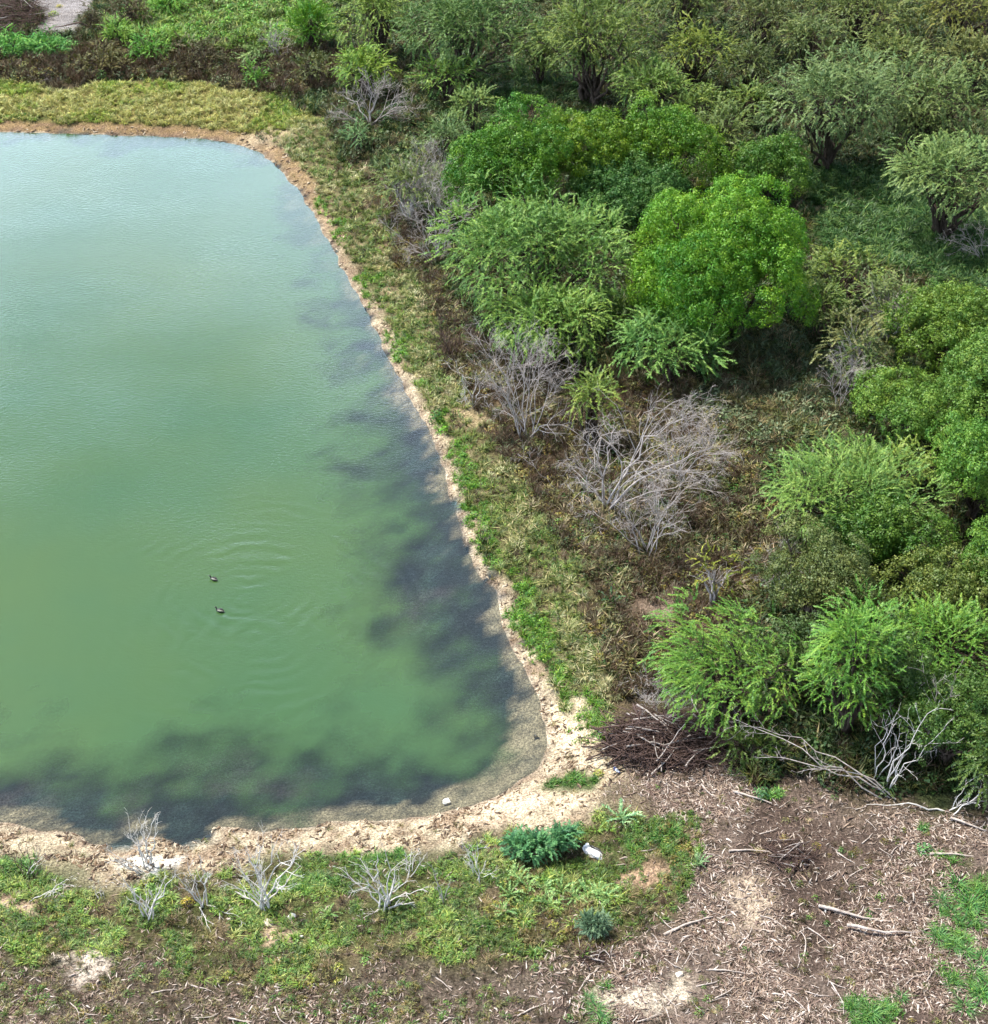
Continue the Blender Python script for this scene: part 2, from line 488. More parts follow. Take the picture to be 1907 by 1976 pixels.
def tubes(lines, sides=4):
    """list of (P (N,k,3), R (N,k)) -> one vertex / quad list"""
    VV, FF, off = [], [], 0
    for P, Rr, s in [(a, b, (c[0] if c else sides)) for a, b, *c in lines]:
        N, k, _ = P.shape
        if N == 0:
            continue
        T = np.gradient(P, axis=1); T = nrm(T)
        ref = np.where(np.abs(T[:, :1, 2:3]) > 0.8, np.array([1.0, 0, 0]), np.array([0, 0, 1.0]))
        U = nrm(np.cross(T, np.broadcast_to(ref, T.shape))); W = np.cross(T, U)
        an = np.arange(s) * 2 * math.pi / s
        ring = U[:, :, None, :] * np.cos(an)[None, None, :, None] + W[:, :, None, :] * np.sin(an)[None, None, :, None]
        V = P[:, :, None, :] + ring * Rr[:, :, None, None]
        VV.append(V.reshape(-1, 3))
        i = np.arange(N)[:, None, None] * k * s; j = np.arange(k - 1)[None, :, None] * s; q = np.arange(s)[None, None, :]
        q2 = (q + 1) % s
        F = np.stack([i + j + q, i + j + q2, i + j + s + q2, i + j + s + q], -1).reshape(-1, 4) + off
        FF.append(F); off += N * k * s
    return np.concatenate(VV), np.concatenate(FF)


def grow_lines(P0, D0, L, R0, k, rng, wig=0.2, trop=(0, 0, 0), taper=0.35):
    N = len(P0)
    P = np.zeros((N, k, 3)); P[:, 0] = P0
    D = nrm(np.array(D0, float)); tv = np.array(trop, float)
    step = (np.array(L, float) / (k - 1))[:, None]
    for i in range(1, k):
        D = nrm(D + wig * rng.normal(size=(N, 3)) + tv)
        P[:, i] = P[:, i - 1] + D * step
    Rr = np.array(R0, float)[:, None] * np.linspace(1, taper, k)[None, :]
    return P, Rr


def children_of(P, Rr, L, n, rng, ang=(0.4, 0.9), fac=(0.4, 0.7), t0=0.25, rfac=0.6):
    N, k, _ = P.shape
    pi = np.repeat(np.arange(N), n)
    t = t0 + (1 - t0) * rng.rand(len(pi)) ** 0.8
    f = t * (k - 1); i0 = np.minimum(f.astype(int), k - 2); u = (f - i0)[:, None]
    A, B = P[pi, i0], P[pi, i0 + 1]
    pos = A * (1 - u) + B * u
    T = nrm(B - A)
    pr = rng.normal(size=T.shape); pr = nrm(pr - (pr * T).sum(-1, keepdims=True) * T)
    a = rng.uniform(ang[0], ang[1], len(pi))[:, None]
    D = T * np.cos(a) + pr * np.sin(a)
    Lc = L[pi] * rng.uniform(fac[0], fac[1], len(pi)) * (1.15 - 0.55 * t)
    rr = Rr[pi, i0] * (1 - u[:, 0]) + Rr[pi, i0 + 1] * u[:, 0]
    return pos, D, Lc, rr * rfac


def bake(templates, pos, X, Z, scl, tid, rnd):
    """place triangle templates (T,3,3) at pos with frame X/Z; returns verts, tris, var"""
    X = nrm(X); Yv = nrm(np.cross(Z, X)); Zv = np.cross(X, Yv)
    VV, var = [], []
    for ti, tp in enumerate(templates):
        s = np.where(tid == ti)[0]
        if len(s) == 0:
            continue
        v = tp.reshape(-1, 3)
        W = (v[None, :, 0:1] * X[s][:, None] + v[None, :, 1:2] * Yv[s][:, None] + v[None, :, 2:3] * Zv[s][:, None]) * scl[s][:, None, None] + pos[s][:, None]
        VV.append(W.reshape(-1, 3))
        leafv = np.repeat(np.random.RandomState(ti).rand(len(tp)), 3) * 0.35
        var.append((np.clip(rnd[s][:, None] * 0.65 + leafv[None], 0, 1)).ravel())
    V = np.concatenate(VV); va = np.concatenate(var)
    return V, np.arange(len(V)), va


# ------------------------------------------------------------------ foliage templates (unit size triangles)
def tpl_spray(rng, n=9, width=0.16, droop=0.5, ll=0.2, up=0.0):
    """a feathery twig: leaflets in pairs along a drooping axis of length 1"""
    tr = []
    side = rng.uniform(-0.25, 0.25)
    def ax(t):
        return np.array([t, side * t * t + 0.05 * math.sin(6 * t + side * 20), up * t - droop * t ** 2.2])
    for i in range(n):
        t = 0.12 + 0.88 * i / (n - 1)
        p = ax(t); q = ax(min(t + 0.05, 1.05)); d = nrm(q - p)
        for s in (-1, 1):
            l = ll * rng.uniform(0.7, 1.25) * (1.1 - 0.45 * t)
            a = rng.uniform(0.5, 1.1)
            tip = p + d * l * math.cos(a) + np.array([0, s * l * math.sin(a), rng.uniform(-0.3, 0.35) * l])
            wv = d * width * 0.42 + rng.normal(size=3) * width * 0.10
            tr.append([p - wv * 0.5, p + wv * 0.8, tip])
    e = ax(1.0); d = nrm(ax(1.0) - ax(0.9))
    tr.append([e - [0, 0.05, 0], e + [0, 0.05, 0], e + d * ll])
    return np.array(tr)


def tpl_puff(rng, n=34, leaf=0.30):
    """a rounded leafy clump of radius about 1, open below"""
    tr = []
    for i in range(n):
        d = rng.normal(size=3); d[2] = abs(d[2]) * 0.9 - 0.25; d = nrm(d)
        p = d * rng.uniform(0.45, 1.0) * np.array([1, 1, 0.8])
        nv = nrm(d * 1.0 + np.array([0, 0, 0.25]) + rng.normal(size=3) * 0.30)
        u = nrm(np.cross(nv, rng.normal(size=3))); w = np.cross(nv, u)
        l = leaf * rng.uniform(0.7, 1.3)
        tr.append([p - u * l * 0.3, p + w * l * 0.95 + u * 0.1 * l, p + u * l * 0.4 - w * 0.15 * l])
    return np.array(tr)


def tpl_tuft(rng, n=22, h=1.0, spread=0.55, w=0.05, bend=0.5):
    """blades of grass from one foot, height about 1"""
    tr = []
    for i in range(n):
        a = rng.rand() * 6.283; r0 = rng.rand() ** 0.5 * 0.22
        b = np.array([math.cos(a) * r0, math.sin(a) * r0, 0])
        a2 = a + rng.normal() * 0.6
        o = np.array([math.cos(a2), math.sin(a2), 0])
        hh = h * rng.uniform(0.45, 1.0); sp = spread * rng.uniform(0.2, 1.0)
        side = np.array([-o[1], o[0], 0]) * w * rng.uniform(0.7, 1.3)
        m = b + o * sp * 0.4 + np.array([0, 0, hh * 0.65])
        t = b + o * sp * (1 + bend * rng.rand()) + np.array([0, 0, hh * rng.uniform(0.75, 1.0)])
        tr.append([b - side, b + side, m + side * 0.8]); tr.append([b - side, m + side * 0.8, m - side * 0.8])
        tr.append([m - side * 0.8, m + side * 0.8, t])
    return np.array(tr)


def tpl_forb(rng, n=40, leaf=0.2):
    """a low leafy weed: leaves round a few short stems"""
    tr = []
    for i in range(n):
        a = rng.rand() * 6.283; r = rng.rand() ** 0.6 * 0.55
        z = (1 - (r / 0.6) ** 2) * rng.uniform(0.25, 0.95)
        p = np.array([math.cos(a) * r, math.sin(a) * r, max(z, 0.04)])
        nv = nrm(np.array([math.cos(a) * 0.4, math.sin(a) * 0.4, 0.9]) + rng.normal(size=3) * 0.45)
        u = nrm(np.cross(nv, rng.normal(size=3))); w = np.cross(nv, u); l = leaf * rng.uniform(0.6, 1.3)
        tr.append([p - u * l * 0.35, p + w * l, p + u * l * 0.4])
    for i in range(6):
        a = rng.rand() * 6.283; o = np.array([math.cos(a), math.sin(a), 0]) * rng.uniform(0.1, 0.45)
        s = np.array([0.02, 0.01, 0])
        tr.append([-s, s, o + np.array([0, 0, rng.uniform(0.4, 0.8)])])
    return np.array(tr)


def tpl_twigs(rng, n=26):
    """a dry twiggy weed"""
    tr = []
    for i in range(n):
        a = rng.rand() * 6.283; o = np.array([math.cos(a), math.sin(a), 0])
        b = o * rng.rand() * 0.25 + np.array([0, 0, rng.rand() * 0.35])
        t = b + o * rng.uniform(0.1, 0.55) + np.array([rng.normal() * 0.15, rng.normal() * 0.15, rng.uniform(0.2, 0.65)])
        s = np.array([-o[1], o[0], 0.2]) * 0.022
        tr.append([b - s, b + s, t])
        c = b * 0.4 + t * 0.6
        t2 = c + rng.normal(size=3) * 0.16 + np.array([0, 0, 0.12])
        tr.append([c - s, c + s, t2])
    return np.array(tr)


tr_ = np.random.RandomState(3)
T_SPRAY = [tpl_spray(tr_, 10, 0.2, tr_.uniform(0.2, 0.75), 0.20, tr_.uniform(0, 0.3)) for _ in range(6)]
T_LONG = [tpl_spray(tr_, 12, 0.14, tr_.uniform(0.1, 0.45), 0.17, tr_.uniform(0, 0.3)) for _ in range(6)]
T_PUFF = [tpl_puff(tr_, 54, 0.25) for _ in range(6)]
T_BIGLEAF = [tpl_spray(tr_, 6, 0.42, 0.25, 0.34, 0.3) for _ in range(4)]


# ------------------------------------------------------------------ the plan of the ground: what covers it where
def zone(P, px, feather=0.8, warp=1.2, z=None):
    poly = Gz(px)
    x, y = P[:, 0], P[:, 1]
    w = (np.stack([fbm(x * 0.55, y * 0.55, 4, 3), fbm(x * 0.55 + 40, y * 0.55 + 9, 6, 3)], 1) - 0.5) * 2 * warp
    return sst(feather, -feather, sdist(P + w, poly))


ZPX = {
    'far_grass': [(-500, 158), (0, 158), (100, 172), (270, 156), (400, 168), (545, 188), (600, 232), (560, 268), (505, 262), (400, 254), (250, 246), (100, 242), (-500, 240)],
    'far_scrub': [(-500, 60), (0, 75), (300, 90), (650, 80), (700, 170), (560, 190), (400, 165), (270, 152), (100, 168), (-500, 155)],
    'far_green': [(190, 55), (280, 5), (440, -60), (660, -60), (650, 90), (500, 105), (420, 100), (300, 95)],
    'far_green2': [(-300, 80), (0, 80), (140, 78), (145, 104), (0, 108), (-300, 105)],
    'gravel': [(60, -40), (190, -40), (180, 30), (150, 62), (80, 62)],
    'bank': [(500, 250), (600, 230), (690, 310), (750, 430), (800, 560), (870, 700), (955, 860), (1030, 1000), (1110, 1120), (1170, 1250), (1200, 1330),
             (1180, 1420), (1110, 1460), (1050, 1380), (950, 1130), (870, 960), (800, 800), (690, 570), (560, 330)],
    'brown': [(700, 330), (800, 380), (860, 560), (950, 660), (1100, 720), (1250, 700), (1500, 760), (1480, 900), (1500, 1100), (1330, 1330), (1200, 1340), (1110, 1130), (1030, 1010), (950, 870), (865, 710), (795, 570), (735, 430), (680, 320)],
    'tallgrass': [(1350, 680), (1480, 640), (1640, 690), (1650, 780), (1600, 860), (1420, 860), (1330, 800)],
    'clearing': [(1530, 330), (1700, 330), (1907, 420), (2100, 450), (2100, 560), (1907, 560), (1700, 520), (1570, 480)],
    'clearing2': [(890, 175), (960, 130), (1090, 130), (1120, 190), (1000, 215), (880, 260), (820, 280), (830, 230)],
    'weeds': [(-500, 1650), (0, 1652), (120, 1690), (250, 1690), (400, 1690), (500, 1665), (700, 1645), (900, 1640), (950, 1600), (1090, 1585), (1200, 1560), (1320, 1560),
              (1350, 1620), (1350, 1690), (1260, 1770), (1130, 1830), (900, 1860), (760, 1850), (640, 1890), (470, 1890), (200, 1850), (0, 1830), (-500, 1820)],
    'mulch': [(1205, 1465), (1300, 1450), (1440, 1480), (1600, 1545), (1780, 1570), (2400, 1600), (2400, 2300), (-500, 2300), (-500, 1850), (0, 1845), (250, 1860),
              (480, 1895), (640, 1890), (760, 1850), (900, 1870), (1130, 1835), (1260, 1775), (1345, 1700), (1345, 1600), (1250, 1540)],
    'corner_sand': [(1040, 1400), (1075, 1360), (1120, 1440), (1210, 1480), (1200, 1550), (1090, 1585), (950, 1600), (850, 1620), (700, 1640), (500, 1650), (380, 1690), (240, 1680), (120, 1665), (0, 1640), (-500, 1640), (-500, 1560), (0, 1570), (400, 1580), (800, 1560), (1000, 1490)],
}
BARE_PX = [(1440, 1742, 46, 40, (0.50, 0.40, 0.30)), (165, 1866, 34, 26, (0.62, 0.53, 0.44)), (1228, 1932, 44, 22, (0.55, 0.47, 0.37)),
           (45, 1750, 60, 22, (0.50, 0.36, 0.26)), (536, 1796, 44, 16, (0.52, 0.38, 0.26)), (1272, 1180, 44, 36, (0.22, 0.165, 0.125)),
           (1250, 1690, 34, 28, (0.36, 0.24, 0.16)), (1010, 1556, 90, 26, (0.62, 0.48, 0.34)), (1110, 1420, 24, 40, (0.60, 0.48, 0.33)),
           (275, 1668, 48, 14, (0.72, 0.70, 0.64)), (1600, 402, 60, 14, (0.22, 0.19, 0.12)), (1400, 745, 60, 22, (0.24, 0.17, 0.11)),
           (1020, 118, 30, 8, (0.26, 0.17, 0.12)), 
           (1310, 1890, 16, 26, (0.52, 0.44, 0.34)), (515, 262, 34, 14, (0.4, 0.31, 0.2)), (905, 790, 30, 30, (0.3, 0.23, 0.13))]
GREEN_PX = [(1230, 1628, 70, 26), (560, 1700, 50, 14), (720, 1655, 70, 9), (30, 1675, 60, 14), (1850, 1730, 60, 50), (1830, 1815, 50, 26), (1885, 1900, 45, 44), (1668, 1950, 42, 30), (1150, 1940, 26, 34), (1790, 1640, 26, 12), (1780, 1600, 18, 9),
            (1112, 1512, 46, 16), (1130, 1380, 26, 34), (1470, 1530, 22, 10), (650, 455, 18, 20), (700, 580, 24, 40), (760, 680, 26, 34), (800, 745, 18, 14),
            (845, 805, 18, 16), (856, 829, 12, 10), (885, 875, 24, 22), (905, 945, 26, 30), (930, 1000, 30, 40), (945, 1055, 20, 30), (1010, 1150, 26, 40), (1040, 1230, 26, 30),
            (565, 205, 36, 12), (40, 225, 40, 6), (1180, 1140, 18, 40), (620, 395, 14, 18), (1090, 1320, 22, 30), (250, 195, 30, 8)]


def spot(P, px, py, rx, ry, soft=0.55):
    """an irregular patch seen at (px, py) with half sizes in photograph pixels"""
    x0, y0, z0, s = G(px, py)
    th = math.atan2(CAM_H, y0)
    x, y = P[:, 0], P[:, 1]
    n = (fbm(x * 1.3, y * 1.3, 5, 4) - 0.5) * 3.2
    r = np.sqrt(((x - x0) / (rx / s)) ** 2 + ((y - y0) / (ry / s / math.sin(th))) ** 2) + n
    return sst(1 + soft, 1 - soft, r)


def zones(P):
    Z = {k: zone(P, v) for k, v in ZPX.items()}
    Z['d'] = shore_d(P)
    Z['bare'] = np.max([spot(P, *b[:4]) for b in BARE_PX], 0)
    Z['greens'] = np.max([spot(P, *b) for b in GREEN_PX], 0)
    x, y = P[:, 0], P[:, 1]
    wfar = sst(75, 95, y)
    wid = 0.52 + 0.55 * wfar + (fbm(x * 0.5, y * 0.5, 7, 3) - 0.5) * 0.9
    Z['beach'] = np.maximum(sst(wid + 0.3, wid - 0.3, Z['d']), Z['corner_sand'])
    return Z


# ------------------------------------------------------------------ terrain
def axis_coords(lo, hi, step, far_lo, far_hi):
    mid = np.arange(lo, hi + 1e-6, step)
    def tail(a, b, n=16):
        u = (np.arange(1, n + 1) / n) ** 3
        return a + (b - a) * u
    return np.concatenate([tail(lo, far_lo)[::-1], mid, tail(hi, far_hi)])


xs = axis_coords(-44, 50, 0.3, -3000, 3000)
ys = axis_coords(24, 140, 0.3, -600, 5000)
gx, gy = np.meshgrid(xs, ys)
P2 = np.stack([gx.ravel(), gy.ravel()], 1)
gz = height(P2)
ZN = zones(P2)


def lay(c, new, w):
    return c * (1 - w[:, None]) + np.array(new)[None] * w[:, None]


px_, py_ = P2[:, 0], P2[:, 1]
nA = fbm(px_ * 0.45, py_ * 0.45, 0, 4); nB = fbm(px_ * 1.6, py_ * 1.6, 3, 3)
soil = np.tile(np.array([[0.075, 0.060, 0.036]]), (len(P2), 1))
soil = lay(soil, (0.050, 0.062, 0.024), sst(0.45, 0.6, nA))
soil = lay(soil, (0.075, 0.050, 0.032), ZN['brown'])
soil = lay(soil, (0.16, 0.115, 0.08), ZN['brown'] * sst(0.56, 0.68, nB) * 0.8)
soil = lay(soil, (0.12, 0.11, 0.05), ZN['tallgrass'])
soil = lay(soil, (0.055, 0.075, 0.026), ZN['clearing']); soil = lay(soil, (0.05, 0.07, 0.026), ZN['clearing2'])
soil = lay(soil, (0.075, 0.060, 0.035), ZN['far_scrub'])
soil = lay(soil, (0.09, 0.14, 0.035), ZN['far_green']); soil = lay(soil, (0.07, 0.13, 0.035), ZN['far_green2'])
soil = lay(soil, (0.25, 0.23, 0.225), ZN['gravel'])
soil = lay(soil, (0.19, 0.165, 0.06), ZN['far_grass'])
soil = lay(soil, (0.13, 0.112, 0.055), ZN['bank'])
soil = lay(soil, (0.30, 0.235, 0.14), ZN['bank'] * sst(0.56, 0.68, nB) * 0.7)
soil = lay(soil, (0.075, 0.082, 0.030), ZN['weeds'])
soil = lay(soil, (0.13, 0.095, 0.06), ZN['weeds'] * sst(0.5, 0.62, nB) * 0.8)
mulch_c = np.array([[0.140, 0.106, 0.086]]) * (0.75 + 0.5 * nB[:, None])
dk = sst(0.48, 0.62, fbm(px_ * 0.3 + 7, py_ * 0.3, 2, 4)) * 0.75
mulch_c = mulch_c * (1 - dk[:, None]) + np.array([[0.075, 0.052, 0.042]]) * dk[:, None]
left = sst(4, -3, px_)[:, None] * 0.6
mulch_c = mulch_c * (1 - left) + np.array([[0.085, 0.070, 0.050]]) * left
soil = soil * (1 - ZN['mulch'][:, None]) + mulch_c * ZN['mulch'][:, None]
soil = lay(soil, (0.06, 0.09, 0.025), ZN['greens'] * 0.85)
sandw = ZN['beach']
sand_c = np.array([[0.47, 0.385, 0.265]]) * (0.55 + 0.8 * nB[:, None])
fb = sst(70, 95, py_)[:, None]
sand_c = sand_c * (1 - fb) + np.array([[0.24, 0.165, 0.085]]) * fb
soil = soil * (1 - sandw[:, None]) + sand_c * sandw[:, None]
soil = lay(soil, (0.20, 0.13, 0.085), sandw * sst(0.48, 0.62, fbm(px_ * 2.2, py_ * 2.2, 1, 3)) * 0.7)
for b in BARE_PX:
    soil = lay(soil, b[4], spot(P2, *b[:4]) * 0.85)
soil = lay(soil, (0.05, 0.08, 0.022), spot(P2, 1112, 1512, 46, 16))
# wet edge, then the pond bed: sand in the shallows, dark water weed further out
d_ = ZN['d']
soil = lay(soil, (0.15, 0.105, 0.075), sst(0.32, 0.05, d_) * 0.75)
bedn = fbm(px_ * 0.55, py_ * 0.55, 6, 4)
soil = lay(soil, (0.44, 0.37, 0.275), sst(0.05, -0.1, d_))
shal = np.zeros(len(P2))
for sx_, sy_, rr_ in ((1015, 1455, 2.3), (940, 1530, 1.6), (1040, 1390, 1.1), (60, 1595, 0.8)):
    qx, qy, _t = unproj(sx_, sy_, 0.0)
    shal = np.maximum(shal, np.exp(-((px_ - qx) ** 2 + (py_ - qy) ** 2) / rr_ ** 2))
weed = sst(-0.12, -0.75, d_ + (bedn - 0.5) * 2.6 + (nB - 0.5) * 1.8 + shal * 2.6) * 0.97
wcol = np.array([[0.014, 0.028, 0.040]]) * (0.6 + 0.9 * nB[:, None]) + np.array([[0.045, 0.028, 0.030]]) * sst(0.55, 0.7, bedn)[:, None] + np.array([[0.022, 0.040, 0.034]]) * sst(0.52, 0.68, fbm(px_ * 1.1 + 5, py_ * 1.1, 0, 4))[:, None]
soil = lay(soil, (0.15, 0.14, 0.115), sst(0.0, -0.3, d_) * sst(0.50, 0.62, fbm(px_ * 1.9 + 3, py_ * 1.9, 2, 3)) * 0.75)
soil = soil * (1 - weed[:, None]) + wcol * weed[:, None]

nx, ny = len(xs), len(ys)
ii = (np.arange(ny - 1)[:, None] * nx + np.arange(nx - 1)[None, :]).ravel()
gf = np.stack([ii, ii + 1, ii + nx + 1, ii + nx], 1)
me = mesh_from('ground', np.stack([px_, py_, gz], 1), gf, 4, smooth=True)
ca = me.attributes.new('soil', 'FLOAT_COLOR', 'POINT')
ca.data.foreach_set('color', np.concatenate([soil, np.ones((len(soil), 1))], 1).astype(np.float32).ravel())
tag(obj('ground', me, 'ground'), kind='structure')

# ------------------------------------------------------------------ pond
wx = np.arange(-80, 12, 0.4); wy = np.arange(34, 112, 0.4)
ax_, ay_ = np.meshgrid(wx, wy)
W2 = np.stack([ax_.ravel(), ay_.ravel()], 1)
wd = shore_d(W2)
ok = (wd < 0.8)
nwx, nwy = len(wx), len(wy)
iw = (np.arange(nwy - 1)[:, None] * nwx + np.arange(nwx - 1)[None, :]).ravel()
qf = np.stack([iw, iw + 1, iw + nwx + 1, iw + nwx], 1)
qf = qf[ok[qf].any(1)]
used = np.unique(qf); remap = -np.ones(len(W2), int); remap[used] = np.arange(len(used))
WV = W2[used]
me = mesh_from('pond_water', np.concatenate([WV, np.zeros((len(WV), 1))], 1), remap[qf], 4, smooth=True)
wn_ = fbm(WV[:, 0] * 0.28, WV[:, 1] * 0.28, 1, 4) - 0.5
wn2 = fbm(WV[:, 0] * 0.9, WV[:, 1] * 0.9, 4, 3) - 0.5
reach = 6.0 - 2.4 * sst(52, 75, WV[:, 1]) - 1.6 * sst(80, 95, WV[:, 1])
wn3 = fbm(WV[:, 0] * 1.7, WV[:, 1] * 1.7, 6, 2) - 0.5
dd = -wd[used] + wn_ * 5.5 + wn2 * 3.6 + wn3 * 1.6
murk = 0.02 + 0.95 * sst(0.10, 1.0, dd / reach)
fw = 0.55 * sst(66, 88, WV[:, 1]); murk = murk * (1 - fw) + 0.96 * fw
at = me.attributes.new('murk', 'FLOAT', 'POINT')
at.data.foreach_set('value', murk.astype(np.float32))
tag(obj('pond_water', me, 'water'), kind='structure')


# ------------------------------------------------------------------ scattered low growth and litter (beyond counting)
def make_templates(prefix, tpls, m):
    c = bpy.data.collections.new(prefix)
    for i, t in enumerate(tpls):
        V = t.reshape(-1, 3)
        var = np.repeat(np.random.RandomState(i).rand(len(t)), 3)
        meh = mesh_from(prefix, V, np.arange(len(V)), 3, var)
        meh.materials.append(M[m])
        o = bpy.data.objects.new('%s_%s' % (prefix, 'abcdefghij'[i]), meh)
        c.objects.link(o)
    return c


def scatter(name, col, P, rot, scl, tint, idx, label, cat):
    me = bpy.data.meshes.new(name)
    me.vertices.add(len(P)); me.vertices.foreach_set('co', np.ascontiguousarray(P, np.float32).ravel())
    a = me.attributes.new('rot', 'FLOAT_VECTOR', 'POINT'); a.data.foreach_set('vector', np.ascontiguousarray(rot, np.float32).ravel())
    a = me.attributes.new('size', 'FLOAT_VECTOR', 'POINT'); a.data.foreach_set('vector', np.ascontiguousarray(scl, np.float32).ravel())
    a = me.attributes.new('tint', 'FLOAT_COLOR', 'POINT')
    a.data.foreach_set('color', np.concatenate([tint, np.ones((len(P), 1))], 1).astype(np.float32).ravel())
    a = me.attributes.new('pick', 'INT', 'POINT'); a.data.foreach_set('value', np.ascontiguousarray(idx, np.int32))
    o = obj(name, me)
    ng = bpy.data.node_groups.new(name, 'GeometryNodeTree')
    ng.interface.new_socket('Geometry', in_out='INPUT', socket_type='NodeSocketGeometry')
    ng.interface.new_socket('Geometry', in_out='OUTPUT', socket_type='NodeSocketGeometry')
    n, l = ng.nodes, ng.links
    gi, go = n.new('NodeGroupInput'), n.new('NodeGroupOutput')
    ip = n.new('GeometryNodeInstanceOnPoints')
    ci = n.new('GeometryNodeCollectionInfo')
    ci.inputs['Collection'].default_value = col
    ci.inputs['Separate Children'].default_value = True
    ci.inputs['Reset Children'].default_value = True
    def na(nm, dt):
        q = n.new('GeometryNodeInputNamedAttribute'); q.data_type = dt; q.inputs['Name'].default_value = nm
        return q.outputs['Attribute']
    er = n.new('FunctionNodeEulerToRotation')
    l.new(na('rot', 'FLOAT_VECTOR'), er.inputs[0]); l.new(er.outputs[0], ip.inputs['Rotation'])
    l.new(na('size', 'FLOAT_VECTOR'), ip.inputs['Scale'])
    l.new(na('pick', 'INT'), ip.inputs['Instance Index'])
    ip.inputs['Pick Instance'].default_value = True
    l.new(gi.outputs[0], ip.inputs['Points']); l.new(ci.outputs[0], ip.inputs['Instance'])
    l.new(ip.outputs[0], go.inputs[0])
    md = o.modifiers.new('scatter', 'NODES'); md.node_group = ng
    return tag(o, label, cat, kind='stuff')


C_GRASS = make_templates('grass_tuft', [tpl_tuft(tr_, 20, 1.0, tr_.uniform(0.4, 0.9), 0.035) for _ in range(4)], 'tuft')
C_FORB = make_templates('leafy_weed', [tpl_forb(tr_, 40, 0.2) for _ in range(4)], 'tuft')
C_TWIG = make_templates('twiggy_weed', [tpl_twigs(tr_) for _ in range(3)], 'tuft')


def chip_tpl(rng):
    k = 4
    t = np.linspace(-0.5, 0.5, k)
    P = np.stack([t, 0.07 * rng.uniform(-1, 1) * (1 - 4 * t * t) + rng.normal(size=k) * 0.025, 0.05 + 0.05 * rng.normal(size=k)], 1)[None]
    Rr = (np.array([[rng.uniform(0.01, 0.06), rng.uniform(0.04, 0.075), rng.uniform(0.035, 0.07), rng.uniform(0.008, 0.04)]]) * rng.uniform(0.8, 1.3))
    V, F = tubes([(P, Rr)], 4)
    return V, F


C_CHIP = bpy.data.collections.new('wood_chip')
for i in range(5):
    V, F = chip_tpl(tr_)
    mm = mesh_from('wood_chip', V, F, 4); mm.materials.append(M['chip'])
    o_ = bpy.data.objects.new('wood_chip_' + 'abcde'[i], mm); C_CHIP.objects.link(o_)

# candidate points over the part of the place that can be seen, and a margin
NPT = 190000
cy = 28 + (138 - 28) * RNG.rand(NPT) ** 1.15
half = (0.36 * np.sqrt(cy ** 2 + CAM_H ** 2)) * 1.05
cx = (RNG.rand(NPT) * 2 - 1) * half
CPT = np.stack([cx, cy], 1)
keep = sdist(CPT, SHORE) > -0.6
CPT = CPT[keep]
CZ = zones(CPT); ch = height(CPT)
N = len(CPT)
u = RNG.rand(N)
clump = fbm(CPT[:, 0] * 0.8, CPT[:, 1] * 0.8, 2, 3)
clump2 = fbm(CPT[:, 0] * 0.35 + 30, CPT[:, 1] * 0.35, 5, 3)
land = (CZ['d'] > 0.25) & ((CZ['bare'] < 0.5) | (RNG.rand(N) < 0.22))
beach = CZ['beach'] > 0.5
wood = np.clip(1 - CZ['mulch'] - CZ['weeds'] - CZ['bank'] - CZ['brown'] - CZ['far_grass'] - CZ['far_scrub'] - CZ['gravel'] - CZ['clearing'] - CZ['tallgrass'] - CZ['far_green'] - CZ['far_green2'], 0, 1)


def pick(cands, n):
    cands = np.where(cands)[0]
    return cands


GP, GR, GS, GT, GI = [], [], [], [], []
FP, FR, FS, FT, FI = [], [], [], [], []
TP, TR, TS, TT, TI = [], [], [], [], []
BANKS = {'g': (GP, GR, GS, GT, GI), 'f': (FP, FR, FS, FT, FI), 't': (TP, TR, TS, TT, TI)}


def sow(kind, sel, size, cols, flat=1.0, nvar=4):
    """put growth of one kind on the selected points, tinted from a palette"""
    s = np.where(sel)[0]
    if len(s) == 0:
        return
    A = BANKS[kind]
    c = np.array(cols)[RNG.randint(0, len(cols), len(s))] * (0.45 + 0.65 * RNG.rand(len(s), 1))
    A[0].append(np.concatenate([CPT[s], ch[s][:, None] - 0.02], 1))
    A[1].append(np.stack([RNG.normal(size=len(s)) * 0.12, RNG.normal(size=len(s)) * 0.12, RNG.rand(len(s)) * 6.283], 1))
    sz = RNG.uniform(size[0], size[1], len(s))
    A[2].append(np.stack([sz, sz, sz * flat], 1))
    A[3].append(c)
    A[4].append(RNG.randint(0, nvar, len(s)))


STRAW = [(0.36, 0.29, 0.13), (0.30, 0.26, 0.10), (0.40, 0.33, 0.18)]
OLIVE = [(0.17, 0.18, 0.05), (0.13, 0.15, 0.04), (0.20, 0.19, 0.07)]
GREEN = [(0.09, 0.19, 0.03), (0.07, 0.16, 0.03), (0.12, 0.22, 0.04)]
LIME = [(0.16, 0.34, 0.04), (0.12, 0.30, 0.03), (0.2, 0.36, 0.06)]
DARK = [(0.04, 0.085, 0.02), (0.05, 0.10, 0.025), (0.06, 0.09, 0.03)]
BROWN = [(0.10, 0.065, 0.035), (0.075, 0.05, 0.03), (0.13, 0.09, 0.05)]
MUST = [(0.20, 0.16, 0.04), (0.16, 0.14, 0.035)]
YELG = [(0.30, 0.31, 0.05), (0.26, 0.29, 0.05)]
SAGE = [(0.17, 0.22, 0.11), (0.21, 0.25, 0.13), (0.14, 0.2, 0.1)]

z = CZ
lb = land & ~beach
